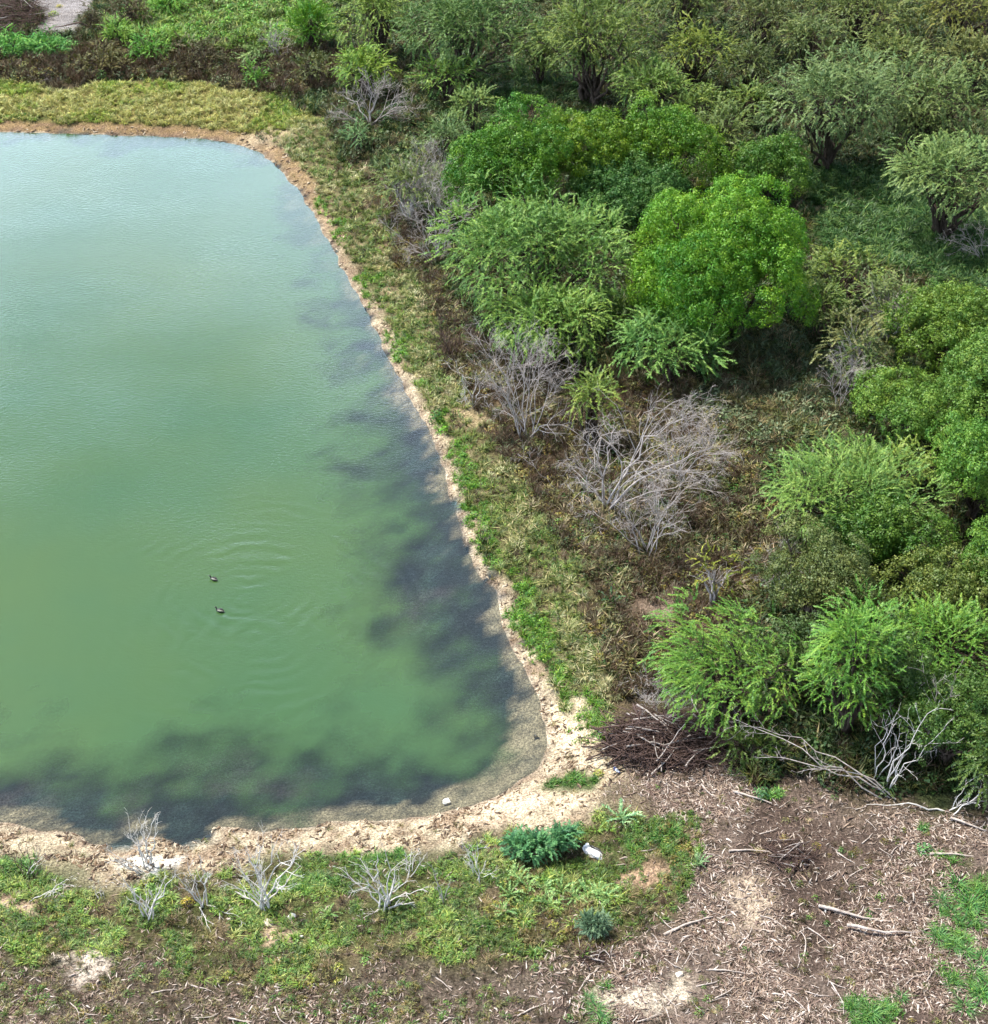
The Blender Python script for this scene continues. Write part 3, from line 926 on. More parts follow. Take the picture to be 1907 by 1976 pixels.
# far bank: straw and green grass
q = lb & (z['far_grass'] > 0.5)
sow('g', q & (u < 0.75) & (clump2 > 0.40), (0.35, 0.6), [(0.493, 0.480, 0.139), (0.444, 0.451, 0.113), (0.554, 0.553, 0.202)], 0.7)
sow('g', q & (u < 0.75) & (clump2 <= 0.46), (0.35, 0.6), [(0.296, 0.393, 0.063), (0.246, 0.364, 0.057), (0.370, 0.437, 0.088)], 0.7)
# scrub behind the far bank
q = lb & (z['far_scrub'] > 0.5) & (z['far_grass'] < 0.5) & (z['far_green2'] < 0.4)
sow('t', q & (u < 0.30), (0.5, 1.0), BROWN, 1.0, 3)
sow('f', q & (u > 0.3) & (u < 0.5) & (clump > 0.45), (0.4, 0.9), DARK + OLIVE + MUST, 0.8)
sow('f', q & (u > 0.5) & (u < 0.58) & (clump2 > 0.5), (0.5, 0.9), GREEN + SAGE, 0.9)
sow('g', q & (u > 0.6) & (u < 0.7), (0.4, 0.8), BROWN + OLIVE, 0.9)
# lush green growth at the far end
q = lb & (z['far_green'] > 0.5)
sow('f', q & (u < 0.35) & (clump > 0.42), (0.6, 1.1), LIME, 0.9)
sow('g', q & (u > 0.35) & (u < 0.7), (0.6, 1.1), [(0.22, 0.32, 0.07), (0.17, 0.30, 0.05), (0.26, 0.32, 0.10)], 0.9)
sow('t', q & (u > 0.7) & (u < 0.8) & (clump < 0.42), (0.6, 1.0), BROWN, 1, 3)
q = lb & (z['far_green2'] > 0.5)
sow('f', q & (u < 0.6), (0.6, 1.1), [(0.10, 0.32, 0.06), (0.14, 0.36, 0.07)], 0.9)
# right bank grass belt
q = lb & (z['bank'] > 0.45) & (z['greens'] < 0.5)
sow('g', q & (u < 0.36) & (clump > 0.53), (0.28, 0.6), [(0.514, 0.479, 0.222), (0.447, 0.429, 0.176), (0.559, 0.542, 0.293)], 0.7)
sow('g', q & (u > 0.42) & (u < 0.70), (0.30, 0.6), [(0.206, 0.252, 0.063), (0.155, 0.213, 0.050)] + [(0.280, 0.303, 0.105)], 0.7)
sow('g', q & (u > 0.70) & (u < 0.86) & (clump2 > 0.5), (0.30, 0.6), [(0.190, 0.290, 0.059), (0.145, 0.240, 0.047)], 0.7)
sow('f', q & (u > 0.86) & (u < 0.93) & (clump2 > 0.48), (0.25, 0.5), GREEN + DARK, 0.6)
sow('t', q & (u > 0.93) & (clump < 0.5), (0.3, 0.7), BROWN, 0.8, 3)
# brown scrub between the bank and the wood
q = lb & (z['brown'] > 0.5) & (z['bank'] < 0.5) & (z['tallgrass'] < 0.5)
sow('t', q & (u < 0.33), (0.35, 0.85), BROWN + [(0.2, 0.15, 0.09)], 0.9, 3)
sow('f', q & (u > 0.36) & (u < 0.55) & (clump > 0.47), (0.3, 0.65), [(0.26, 0.21, 0.05), (0.21, 0.2, 0.05), (0.18, 0.2, 0.06)], 0.9)
sow('g', q & (u > 0.55) & (u < 0.72) & (clump2 > 0.45), (0.35, 0.8), [(0.42, 0.35, 0.2), (0.3, 0.27, 0.12), (0.22, 0.22, 0.08)], 0.8)
sow('f', q & (u > 0.72) & (u < 0.82) & (clump2 > 0.5), (0.3, 0.6), DARK + GREEN, 0.9)
sow('g', q & (u > 0.86) & (clump < 0.45), (0.3, 0.6), OLIVE + SAGE, 0.8)
# tall grey-green grass
q = lb & (z['tallgrass'] > 0.5)
sow('g', q & (u < 0.45), (0.4, 0.85), SAGE + OLIVE + [(0.30, 0.28, 0.16)], 0.9)
sow('f', q & (u > 0.45) & (u < 0.7) & (clump > 0.45), (0.5, 0.9), SAGE + [(0.1, 0.17, 0.05)], 0.9)
sow('t', q & (u > 0.8), (0.5, 0.9), BROWN + STRAW, 0.9, 3)
sow('f', q & (u > 0.7) & (u < 0.78), (0.4, 0.7), DARK, 0.9)
# green clearings
q = lb & ((z['clearing'] > 0.5) | (z['clearing2'] > 0.5))
sow('g', q & (u < 0.6), (0.5, 1.0), [(0.08, 0.17, 0.04), (0.10, 0.20, 0.05), (0.06, 0.14, 0.035)], 0.8)
sow('f', q & (u > 0.6) & (u < 0.75), (0.4, 0.8), DARK + GREEN, 0.8)
# floor of the wood
q = lb & (wood > 0.5) & (CPT[:, 1] > 40) & ~((CPT[:, 0] < 9) & (CPT[:, 1] < 47))
sow('g', q & (u < 0.28), (0.4, 0.9), DARK + OLIVE, 0.9)
sow('f', q & (u > 0.3) & (u < 0.48), (0.4, 0.9), DARK + [(0.06, 0.12, 0.03)], 0.9)
sow('t', q & (u > 0.5) & (u < 0.62), (0.4, 0.9), BROWN, 0.9, 3)
# weedy belt on the near shore
q = lb & (z['weeds'] > 0.5)
near = sst(1830, 1700, PH / 2 + FPX * ((CAM_H * CP - CPT[:, 1] * SP) / (CPT[:, 1] * CP + CAM_H * SP)))
clump3 = fbm(CPT[:, 0] * 0.5 + 11, CPT[:, 1] * 0.7 + 3, 7, 4)
gap = (clump > 0.46) | (u < 0.08)
sow('g', q & gap & (u < 0.5) & (clump3 > 0.50), (0.24, 0.46), [(0.278, 0.382, 0.076), (0.220, 0.360, 0.058), (0.348, 0.394, 0.116)], 0.65)
sow('g', q & gap & (u < 0.4) & (clump3 <= 0.50), (0.2, 0.4), [(0.162, 0.278, 0.046), (0.197, 0.244, 0.070), (0.116, 0.220, 0.034)], 0.6)
sow('f', q & gap & (u > 0.5) & (clump3 <= 0.52), (0.16, 0.32), [(0.087, 0.174, 0.029), (0.064, 0.128, 0.024), (0.139, 0.232, 0.034)], 0.7)
sow('f', q & gap & (u > 0.8) & (clump3 > 0.5), (0.2, 0.36), [(0.174, 0.336, 0.058), (0.220, 0.382, 0.092)], 0.8)
sow('f', q & (u > 0.42) & (u < 0.52) & (clump2 < 0.46), (0.2, 0.42), YELG + MUST, 0.8)
sow('t', q & (u > 0.3) & (u < 0.45) & (clump < 0.46), (0.25, 0.5), STRAW + BROWN, 0.7, 3)
# sparse weeds in the mulch, more of them on the left
q = lb & (z['mulch'] > 0.5) & (z['weeds'] < 0.5) & (z['greens'] < 0.5)
lf = sst(6, -6, CPT[:, 0])
sow('f', q & (u < 0.05 + 0.30 * lf) & (clump > 0.5), (0.16, 0.34), GREEN + OLIVE + MUST, 0.6)
sow('g', q & (u > 0.4) & (u < 0.43 + 0.25 * lf), (0.16, 0.3), OLIVE + STRAW + BROWN, 0.5)
sow('t', q & (u > 0.7) & (u < 0.74 + 0.12 * lf), (0.2, 0.35), BROWN, 0.6, 3)
# bright green patches
q = land & (z['greens'] > 0.5)
nearp = CPT[:, 1] < 42
sow('g', q & (u < 0.8) & nearp & (clump > 0.48), (0.22, 0.40), [(0.12, 0.28, 0.05), (0.16, 0.35, 0.07), (0.10, 0.24, 0.04)], 0.7)
sow('g', q & (u < 0.5) & ~nearp, (0.25, 0.45), [(0.14, 0.30, 0.03), (0.11, 0.27, 0.02), (0.18, 0.30, 0.04)], 0.7)
sow('f', q & (u > 0.5) & (u < 0.8) & ~nearp, (0.25, 0.45), [(0.13, 0.30, 0.03), (0.1, 0.24, 0.02)], 0.7)
# a few blades on the beach
sow('g', land & beach & (u < 0.03), (0.15, 0.3), STRAW + OLIVE, 0.6)

for kind, nm, colc, lab, ct in (('g', 'grass', C_GRASS, 'straw, olive and green grass growing in tufts round the pond', 'grass'),
                                ('f', 'leafy_ground_cover', C_FORB, 'low leafy green and mustard weeds covering the ground', 'ground cover'),
                                ('t', 'dry_undergrowth', C_TWIG, 'dry brown twiggy undergrowth between the pond bank and the trees', 'undergrowth')):
    A = BANKS[kind]
    scatter(nm, colc, np.concatenate(A[0]), np.concatenate(A[1]), np.concatenate(A[2]), np.concatenate(A[3]), np.concatenate(A[4]), lab, ct)

# wood chips and splinters
NC = 330000
yy = 28 + 26 * RNG.rand(NC); xx = (RNG.rand(NC) * 2 - 1) * (0.36 * np.sqrt(yy ** 2 + CAM_H ** 2)) * 1.05
CP2 = np.stack([xx, yy], 1)
zm = zone(CP2, ZPX['mulch']); zw = zone(CP2, ZPX['weeds']); db = shore_d(CP2)
bt = np.max([spot(CP2, *b[:4]) for b in BARE_PX], 0)
cl = fbm(xx * 0.5, yy * 0.5, 3, 4)
lfc = sst(5, -4, xx)
pr = zm * (0.16 + 0.9 * sst(0.38, 0.62, cl)) * (1 - 0.55 * lfc) * (1 - 0.8 * bt) + 0.05 * zw
s = np.where((RNG.rand(NC) < pr) & (db > 0.4))[0]
hz = height(CP2[s])
ln = RNG.gamma(2.2, 0.040, len(s)) + 0.06 + 0.12 * (RNG.rand(len(s)) < 0.06)
ln = np.minimum(ln, 0.5)
pal = np.array([(0.40, 0.32, 0.265), (0.26, 0.19, 0.152), (0.54, 0.46, 0.40), (0.14, 0.095, 0.078), (0.22, 0.155, 0.125), (0.33, 0.245, 0.185)])
ti = pal[RNG.randint(0, 6, len(s))] * (0.75 + 0.6 * RNG.rand(len(s), 1))
wdt = RNG.uniform(0.9, 2.2, len(s)) * np.minimum(ln, 0.22)
scatter('wood_chip_litter', C_CHIP, np.stack([xx[s], yy[s], hz + 0.005], 1),
        np.stack([RNG.normal(size=len(s)) * 0.3, RNG.normal(size=len(s)) * 0.22, RNG.rand(len(s)) * 6.283], 1),
        np.stack([ln, wdt, wdt * 0.7], 1), ti, RNG.randint(0, 5, len(s)), 'pinkish brown wood chips and splinters strewn over the near ground', 'wood chips')

# dead leaves and bits of bark washed up on the beach
NB_ = 130000
yb = 36 + 64 * RNG.rand(NB_) ** 1.6; xb = (RNG.rand(NB_) * 2 - 1) * (0.36 * np.sqrt(yb ** 2 + CAM_H ** 2))
BP_ = np.stack([xb, yb], 1)
db = shore_d(BP_)
sel = (db > 0.02) & (db < 3.2)
BP_ = BP_[sel]; db = db[sel]
zz = zones(BP_)
cl = fbm(BP_[:, 0] * 1.5, BP_[:, 1] * 1.5, 3, 3)
s = np.where((zz['beach'] > 0.4) & (RNG.rand(len(BP_)) < 0.06 + 0.6 * sst(0.47, 0.62, cl)))[0]
hz = height(BP_[s]); sz = RNG.uniform(0.10, 0.26, len(s)) * (1 + 0.5 * sst(60, 90, BP_[s][:, 1]))
pal = np.array([(0.22, 0.15, 0.095), (0.14, 0.095, 0.065), (0.36, 0.27, 0.18), (0.5, 0.41, 0.30), (0.09, 0.062, 0.047)])
scatter('beach_litter', C_CHIP, np.stack([BP_[s][:, 0], BP_[s][:, 1], hz], 1),
        np.stack([RNG.normal(size=len(s)) * 0.3, RNG.normal(size=len(s)) * 0.3, RNG.rand(len(s)) * 6.283], 1),
        np.stack([sz, sz * 2.6, sz * 1.3], 1), pal[RNG.randint(0, 5, len(s))], RNG.randint(0, 5, len(s)),
        'brown leaf and bark litter washed up on the sandy shore', 'litter')


# ------------------------------------------------------------------ leafy trees and shrubs
def fit(bbox, clear):
    """stand an ellipsoid crown on the ground so that it fills a box of the photograph"""
    x0, y0, x1, y1 = bbox
    cxp, cyp = (x0 + x1) / 2, (y0 + y1) / 2
    zc = 3.0
    for _ in range(5):
        X, Y, t = unproj(cxp, cyp, zc)
        X, Y, t = float(X), float(Y), float(t)
        s = FPX / t
        th = math.atan2(CAM_H - zc, Y)
        a = (x1 - x0) / 2 / s; hh = (y1 - y0) / 2 / s
        ay = min(a, 0.80 * hh / math.sin(th))
        b = math.sqrt(max(hh * hh - (ay * math.sin(th)) ** 2, (0.45 * hh) ** 2)) / math.cos(th)
        b = min(b, 1.3 * a)
        zg = ground_z(X, Y)
        zc = zg + clear + b
    return X, Y, zg, a, ay, b, s


def leafy(name, label, cat, bbox, kind, color, clear=0.8, dens=1.0, lobes=None, seed=1, group=None, lean=0.0, stems=None, spray=None, flow=None, bark='bark'):
    rng = np.random.RandomState(seed)
    if group == WOODG:                       # neighbouring crowns grow into one another
        gx_, gy_ = (bbox[2] - bbox[0]) * 0.07, (bbox[3] - bbox[1]) * 0.05
        bbox = (bbox[0] - gx_, bbox[1] - gy_, bbox[2] + gx_, bbox[3] + gy_)
    X, Y, zg, a, ay, b, s = fit(bbox, clear)
    E = np.array([a, ay, b])
    zc = clear + b
    t = thing(name, label, cat, (X, Y, zg - 0.03), 0, group)
    size = (a * ay * b) ** (1 / 3)
    far = np.clip(34.0 / s, 0.8, 1.6)
    area = 4 * math.pi * (((a * ay) ** 1.6 + (a * b) ** 1.6 + (ay * b) ** 1.6) / 3) ** (1 / 1.6)
    # boughs: caps of foliage held out at different reaches, bare underneath, on an uneven outline
    rb = {'puff': 0.50 + 0.155 * size, 'spray': 0.54 + 0.155 * size, 'long': 0.50 + 0.145 * size, 'big': 0.16 + 0.15 * size}[kind]
    n = int(np.clip((1.15 if kind == 'puff' else 1.3) * dens ** 0.5 * area / (math.pi * rb * rb), 9, 120))
    d = nrm(rng.normal(size=(n * 8, 3))); d = d[d[:, 2] > -0.55][:n]; n = len(d)
    for _ in range(10):
        df = d[:, None] - d[None]; di = np.maximum((df ** 2).sum(-1, keepdims=True), 0.3 / n)
        d = nrm(d + (1.2 / n) * (df / di).sum(1) * 0.25); d[:, 2] = np.maximum(d[:, 2], -0.5)
    ev_ = 0.3 if lobes in (26, 7) else 1.0
    bd = nrm(rng.normal(size=(6, 3))); ba = np.array([0.28, 0.22, 0.16, -0.28, -0.24, -0.18])
    out_f = 1 + (np.maximum(d @ bd.T, 0) ** 3 * ba).sum(1) * ev_
    fr_ = np.clip(rng.beta(2.6, 1.2, n), 0.35, 1.0) * out_f * 1.03
    rbs = rb * rng.uniform(0.5, 1.4, n)
    lc = d * fr_[:, None] * E - nrm(d / E) * rbs[:, None] * 0.9
    axis = nrm(nrm(d / E) * 0.75 + np.array([0, 0, 0.62]) + rng.normal(size=(n, 3)) * 0.22)
    sl = spray or {'puff': 0.36, 'big': 0.36, 'spray': 0.68, 'long': 0.64}[kind]
    sl *= far ** 0.5
    per = {'puff': 1.15 / sl ** 2, 'spray': 6.4 / sl, 'long': 6.0 / sl, 'big': 2.6 / sl ** 2}[kind] / far ** 0.6
    cnt_ = np.maximum((per * dens * rbs ** 2 * 2.2).astype(int), 4)
    li = np.repeat(np.arange(n), cnt_)
    m = len(li)
    pol = np.arccos(1 - rng.rand(m) * (1 - math.cos(1.45))); az = rng.rand(m) * 6.283
    ax0 = axis[li]; e1 = nrm(np.cross(ax0, rng.normal(size=3) + 0.01)); e2 = np.cross(ax0, e1)
    dv = ax0 * np.cos(pol)[:, None] + (e1 * np.cos(az)[:, None] + e2 * np.sin(az)[:, None]) * np.sin(pol)[:, None]
    pos = lc[li] + dv * rbs[li][:, None] * rng.uniform(0.78, 1.08, (m, 1)) + np.array([0, 0, zc])
    ok_ = pos[:, 2] > clear * 0.4 + 0.08
    pos, dv, li, pol = pos[ok_], dv[ok_], li[ok_], pol[ok_]; m = len(pos)
    pos[:, 0] += lean * (pos[:, 2] - zc * 0.2)
    ltone = rng.normal(size=n) * 0.15
    rnd = np.clip(0.5 + 0.20 * rng.normal(size=m) + ltone[li], 0, 1)
    sc = sl * rng.uniform(0.7, 1.25, m)
    if kind == 'puff':
        Zd = nrm(dv + np.array([0, 0, 0.35]) + rng.normal(size=(m, 3)) * 0.2)
        Xd = np.cross(Zd, rng.normal(size=(m, 3)))
        V, F, va = bake(T_PUFF, pos, Xd, Zd, sc, rng.randint(0, len(T_PUFF), m), rnd)
    else:
        tp = {'spray': T_SPRAY, 'long': T_LONG, 'big': T_BIGLEAF}[kind]
        fl = np.array(flow if flow is not None else (0, 0, 0.12))
        tang = nrm(dv - ax0[ok_] * np.cos(pol)[:, None])
        outd = nrm(d / E)[li]
        Xd = nrm(dv * 0.45 + tang * 0.55 + outd * 0.5 + rng.normal(size=(m, 3)) * 0.28 + fl)
        Zd = nrm(np.array([0, 0, 1.0]) + dv * 0.6 + rng.normal(size=(m, 3)) * 0.25)
        pos = pos - Xd * sc[:, None] * 0.5
        V, F, va = bake(tp, pos, Xd, Zd, sc, rng.randint(0, len(tp), m), rnd)
    me = mesh_from('crown', V, F, 3, va)
    color = tuple(c_ * 0.74 for c_ in color)
    color = (color[0] * (1.2 if color[0] < 0.62 * color[1] else 1.0), color[1] * 1.06, color[2] * 0.68) if kind in ('spray', 'long') else ((color[0] * 1.15, color[1], color[2] * 0.75) if kind == 'puff' else color)
    obj('crown', me, 'leaf', t, color=color)
    # trunk, limbs into each lobe and finer branches out to the leaves
    ks = stems or (1 if kind == 'puff' else 2 + rng.randint(0, 2))
    tgt = lc[rng.permutation(n)[:22]] + np.array([0, 0, zc]); tgt[:, 0] += lean * (tgt[:, 2] - zc * 0.2)
    tgt = tgt[tgt[:, 2] > clear * 0.5 + 0.1]
    r0 = 0.035 + 0.030 * size
    bs = rng.normal(size=(ks, 2)) * 0.06 * size
    u = np.linspace(0, 1, 8)[None, :, None]
    st = np.concatenate([bs[rng.randint(0, ks, len(tgt))], np.zeros((len(tgt), 1))], 1)
    knee = np.concatenate([st[:, :2] * 1.4 + tgt[:, :2] * 0.22, (0.35 * clear + 0.45 * tgt[:, 2:3])], 1)
    Pl = st[:, None] * (1 - u) ** 2 + 2 * knee[:, None] * u * (1 - u) + tgt[:, None] * u ** 2
    Pl[:, 1:] += rng.normal(size=Pl[:, 1:].shape) * 0.03 * size
    Rl = r0 * np.linspace(1.0, 0.22, 8)[None] * rng.uniform(0.7, 1.1, (len(tgt), 1))
    ln_ = [(Pl, Rl, 5)]
    cp, cd, cL, cr = children_of(Pl, Rl, np.full(len(tgt), size * 1.1), 6, rng, (0.4, 1.0), (0.35, 0.7), 0.45, 0.5)
    ln_.append((*grow_lines(cp, cd, cL, cr, 5, rng, 0.15, (0, 0, 0.05)), 3))
    V, F = tubes(ln_)
    obj('trunk', mesh_from('trunk', V, F, 4, smooth=True), bark, t)
    return t


WOODG = 'trees of the wood beyond the pond bank'
LIMEG = (0.120, 0.320, 0.022); MESQ = (0.135, 0.285, 0.075); MESQL = (0.20, 0.34, 0.09); MESQB = (0.11, 0.32, 0.07)
OLIV = (0.135, 0.165, 0.05); GREY = (0.15, 0.215, 0.10); DKG = (0.07, 0.15, 0.045); YOL = (0.20, 0.205, 0.055)

L = leafy
# back of the wood
L('scrub_tree', 'yellowish olive tree filling the top right corner', 'tree', (1750, -60, 1980, 80), 'spray', YOL, 0.8, 0.7, seed=1, group=WOODG)
L('scrub_tree', 'olive tree at the top edge, left of the yellowish corner tree', 'tree', (1560, -50, 1770, 70), 'spray', (0.155, 0.185, 0.06), 0.8, 0.7, seed=2, group=WOODG)
L('scrub_tree', 'dull brownish olive tree at the top edge above the grey-green mesquites', 'tree', (1390, -30, 1570, 90), 'spray', (0.13, 0.15, 0.055), 0.8, 0.6, seed=3, group=WOODG)
L('scrub_tree', 'small dark olive tree between the yellow-green tree and the grey-green mesquite', 'tree', (1400, 70, 1510, 180), 'spray', (0.11, 0.14, 0.05), 0.6, 0.8, seed=4, group=WOODG)
L('mesquite_tree', 'broad mid-green feathery tree at the top with a dark trunk side on its right', 'tree', (1020, -40, 1270, 180), 'spray', (0.12, 0.20, 0.05), 0.8, 0.9, seed=5, group=WOODG)
L('mesquite_tree', 'yellow-green feathery tree above the pale one at the back of the wood', 'tree', (1265, 35, 1420, 160), 'spray', (0.19, 0.24, 0.05), 0.8, 0.8, seed=6, group=WOODG)
L('mesquite_tree', 'dense dark green tree at the top beside the shaded clearing', 'tree', (765, -50, 1030, 140), 'spray', (0.085, 0.18, 0.06), 0.9, 1.0, seed=7, group=WOODG)
L('mesquite_tree', 'light yellow-green tree at the top edge, left of the dense dark green tree', 'tree', (655, -50, 800, 95), 'spray', (0.20, 0.33, 0.09), 0.5, 0.9, seed=8, group=WOODG)
L('mesquite_tree', 'bright yellow-green rounded tree just above the fan of grey dead branches', 'tree', (642, 85, 768, 175), 'spray', (0.18, 0.33, 0.06), 0.4, 1.0, seed=9, group=WOODG)
L('mesquite_tree', 'small bright green tree under the dense dark tree at the clearing edge', 'tree', (800, 100, 920, 185), 'spray', (0.13, 0.27, 0.06), 0.6, 0.9, seed=10, group=WOODG)
L('mesquite_sapling', 'pale thin sapling standing in front of the shaded clearing', 'sapling', (868, 160, 958, 240), 'spray', (0.15, 0.26, 0.09), 0.7, 0.8, seed=11, group=WOODG)
L('mesquite_tree', 'large grey-green mesquite with a dark trunk over a shaded hollow', 'tree', (1490, 80, 1760, 290), 'spray', GREY, 1.3, 0.9, seed=12, group=WOODG)
L('mesquite_tree', 'pale grey-green mesquite at the right edge behind the trunked one', 'tree', (1690, 95, 1930, 265), 'spray', (0.16, 0.22, 0.09), 1.0, 0.8, seed=13, group=WOODG)
L('mesquite_tree', 'pale feathery mesquite at the right edge standing over the green clearing', 'tree', (1700, 235, 1960, 440), 'spray', (0.19, 0.27, 0.11), 1.0, 0.9, seed=14, group=WOODG)
L('mesquite_tree', 'light green domed tree directly behind the vivid green thicket', 'tree', (1180, 110, 1340, 220), 'spray', (0.16, 0.29, 0.08), 0.8, 0.9, seed=15, group=WOODG)
L('mesquite_tree', 'greyish olive tree on the right flank of the vivid green thicket', 'tree', (1320, 185, 1465, 320), 'spray', (0.17, 0.22, 0.08), 0.8, 0.7, seed=16, group=WOODG)
L('scrub_tree', 'small green tree in the gap left of the large grey-green mesquite', 'tree', (1395, 150, 1500, 235), 'spray', (0.12, 0.21, 0.05), 0.5, 0.8, seed=17, group=WOODG)
# vivid thicket
L('broadleaf_tree', 'vivid green leafy tree at the left end of the thicket', 'tree', (858, 205, 1110, 415), 'puff', (0.085, 0.245, 0.022), 0.6, 1.1, seed=20, group=WOODG)
L('broadleaf_tree', 'vivid green tree with yellowish tips at the top of the thicket', 'tree', (1030, 190, 1250, 370), 'puff', (0.13, 0.28, 0.02), 1.0, 1.1, seed=21, group=WOODG)
L('broadleaf_tree', 'rounded vivid green tree at the right end of the thicket', 'tree', (1180, 180, 1390, 360), 'puff', (0.11, 0.27, 0.022), 1.0, 1.1, seed=22, group=WOODG)
L('broadleaf_tree', 'darker blue-green tree at the front of the thicket', 'tree', (1090, 280, 1330, 430), 'puff', (0.07, 0.20, 0.05), 0.5, 1.1, seed=23, group=WOODG)
L('broadleaf_tree', 'medium green rounded tree beside the grassy clearing', 'tree', (1415, 260, 1560, 375), 'puff', (0.10, 0.245, 0.035), 0.5, 1.0, seed=24, group=WOODG)
L('broadleaf_tree', 'large bright green dome-shaped tree, the biggest round crown of the wood', 'tree', (1225, 335, 1578, 662), 'puff', LIMEG, 0.2, 1.35, lobes=26, seed=25, group=WOODG)
# feathery trees in the middle
L('mesquite_tree', 'big feathery mesquite left of the large bright green dome', 'tree', (862, 345, 1220, 610), 'spray', MESQ, 0.5, 1.0, lobes=15, seed=30, group=WOODG)
L('mesquite_tree', 'light feathery mesquite in front of the big one, above grey dead shrubs', 'tree', (955, 520, 1180, 700), 'spray', (0.17, 0.33, 0.085), 0.5, 1.1, lobes=9, seed=31, group=WOODG)
L('mesquite_sapling', 'low round spiky mesquite at the foot of the large bright green dome', 'sapling', (1190, 585, 1400, 738), 'long', (0.155, 0.34, 0.11), 0.5, 1.5, lobes=7, seed=32, group=WOODG, spray=0.9)
L('mesquite_sapling', 'thin light green sapling beside the grey fan-shaped dead shrub', 'sapling', (1085, 685, 1200, 850), 'long', (0.17, 0.28, 0.07), 0.5, 0.75, lobes=6, seed=33, group=WOODG, spray=0.8)
L('mesquite_tree', 'thin yellow-green tree at the right foot of the large bright green dome', 'tree', (1540, 470, 1715, 590), 'spray', (0.15, 0.25, 0.065), 0.4, 0.7, seed=34, group=WOODG)
L('scrub_bush', 'sparse grey-green bush on the bank left of the vivid thicket', 'bush', (715, 285, 868, 420), 'spray', (0.17, 0.21, 0.09), 0.2, 0.75, seed=35, group=WOODG, bark='grey_wood')
L('scrub_bush', 'small blue-green bush in front of the fan of grey dead branches', 'bush', (655, 232, 725, 290), 'spray', (0.13, 0.27, 0.14), 0.2, 1.1, seed=36, spray=0.5)
L('scrub_bush', 'pale low bush between the dead fan and the vivid thicket', 'bush', (815, 235, 915, 300), 'spray', (0.13, 0.20, 0.09), 0.1, 0.8, seed=37)
L('scrub_tree', 'sparse tan-grey tree, half bare, right of the tall grey-green grass', 'tree', (1575, 590, 1735, 740), 'spray', (0.19, 0.195, 0.095), 0.8, 0.42, seed=38, group=WOODG, bark='grey_wood')
L('scrub_tree', 'greyish twiggy tree behind the tan half-bare one', 'tree', (1640, 525, 1800, 650), 'spray', (0.19, 0.235, 0.12), 0.6, 0.6, seed=39, group=WOODG, bark='grey_wood')
# right flank
L('broadleaf_tree', 'yellow-topped green tree at the right edge below the clearing', 'tree', (1715, 530, 1960, 705), 'puff', (0.125, 0.26, 0.04), 0.5, 1.0, seed=40, group=WOODG)
L('broadleaf_tree', 'light green lumpy tree at the right edge, below the yellow-topped one', 'tree', (1660, 695, 1900, 860), 'puff', (0.135, 0.29, 0.05), 0.5, 1.0, seed=41, group=WOODG)
L('broadleaf_tree', 'bright green tree cut by the right edge beside the spiky pale one', 'tree', (1790, 790, 2010, 1010), 'puff', (0.12, 0.29, 0.04), 0.5, 1.0, seed=42, group=WOODG)
L('mesquite_tree', 'pale yellow-green spiky mesquite with upright shoots beside the brown scrub', 'tree', (1485, 835, 1790, 1040), 'long', (0.175, 0.34, 0.10), 0.6, 1.3, lobes=12, seed=43, group=WOODG, flow=(0, 0, 0.5))
L('broadleaf_tree', 'deep green tree below the pale spiky mesquite', 'tree', (1560, 945, 1820, 1110), 'puff', (0.085, 0.21, 0.032), 0.5, 1.0, seed=44, group=WOODG)
L('broadleaf_tree', 'dull olive-green tree behind the yellow flowering shrub', 'tree', (1478, 1010, 1690, 1210), 'puff', (0.125, 0.18, 0.06), 0.5, 0.9, seed=45, group=WOODG, spray=0.36)
L('broadleaf_tree', 'olive tree with yellow tips at the right edge of the lower wood', 'tree', (1680, 1040, 1930, 1230), 'puff', (0.135, 0.21, 0.05), 0.5, 0.9, seed=46, group=WOODG, spray=0.38)
L('broadleaf_tree', 'dark green tree in the corner where the wood meets the wood chips', 'tree', (1720, 1270, 1980, 1500), 'puff', (0.075, 0.17, 0.035), 0.4, 0.8, seed=47, group=WOODG, spray=0.36)
L('mesquite_tree', 'bright green arching mesquite at the right edge above the bleached stems', 'tree', (1690, 1140, 1970, 1340), 'long', (0.145, 0.33, 0.06), 0.6, 1.1, seed=48, group=WOODG)
L('mesquite_tree', 'tall bright green mesquite with visible stems beside the fallen dead tree', 'tree', (1540, 1085, 1760, 1460), 'long', (0.135, 0.32, 0.055), 0.7, 1.1, lobes=14, seed=49, group=WOODG)
L('mesquite_tree', 'leaning bright green mesquite sweeping left over the brush pile', 'tree', (1258, 1165, 1560, 1410), 'long', (0.15, 0.33, 0.07), 0.5, 1.2, lobes=12, seed=50, group=WOODG, flow=(-0.7, 0, 0.1), lean=-0.15)
L('scrub_bush', 'yellow-leaved open shrub with grey stems in the brown scrub', 'shrub', (1305, 1040, 1450, 1160), 'spray', (0.30, 0.31, 0.05), 0.7, 0.22, lobes=7, seed=51, bark='grey_wood', spray=0.5)
L('scrub_bush', 'dull green bush between the leaning mesquite and the fallen dead tree', 'bush', (1380, 1400, 1520, 1480), 'spray', (0.09, 0.16, 0.035), 0.05, 0.9, seed=52, spray=0.5)
L('scrub_bush', 'soft bright green plume-like bush at the top left behind the far bank', 'bush', (548, -10, 655, 95), 'spray', (0.10, 0.27, 0.03), 0.0, 1.2, seed=53, flow=(0, 0, 0.9))
L('scrub_bush', 'low rounded green bush beside the small grey dead tree at the far bank', 'bush', (430, 62, 520, 98), 'spray', (0.12, 0.22, 0.04), 0.0, 1.2, seed=54, flow=(0, 0, 0.8))
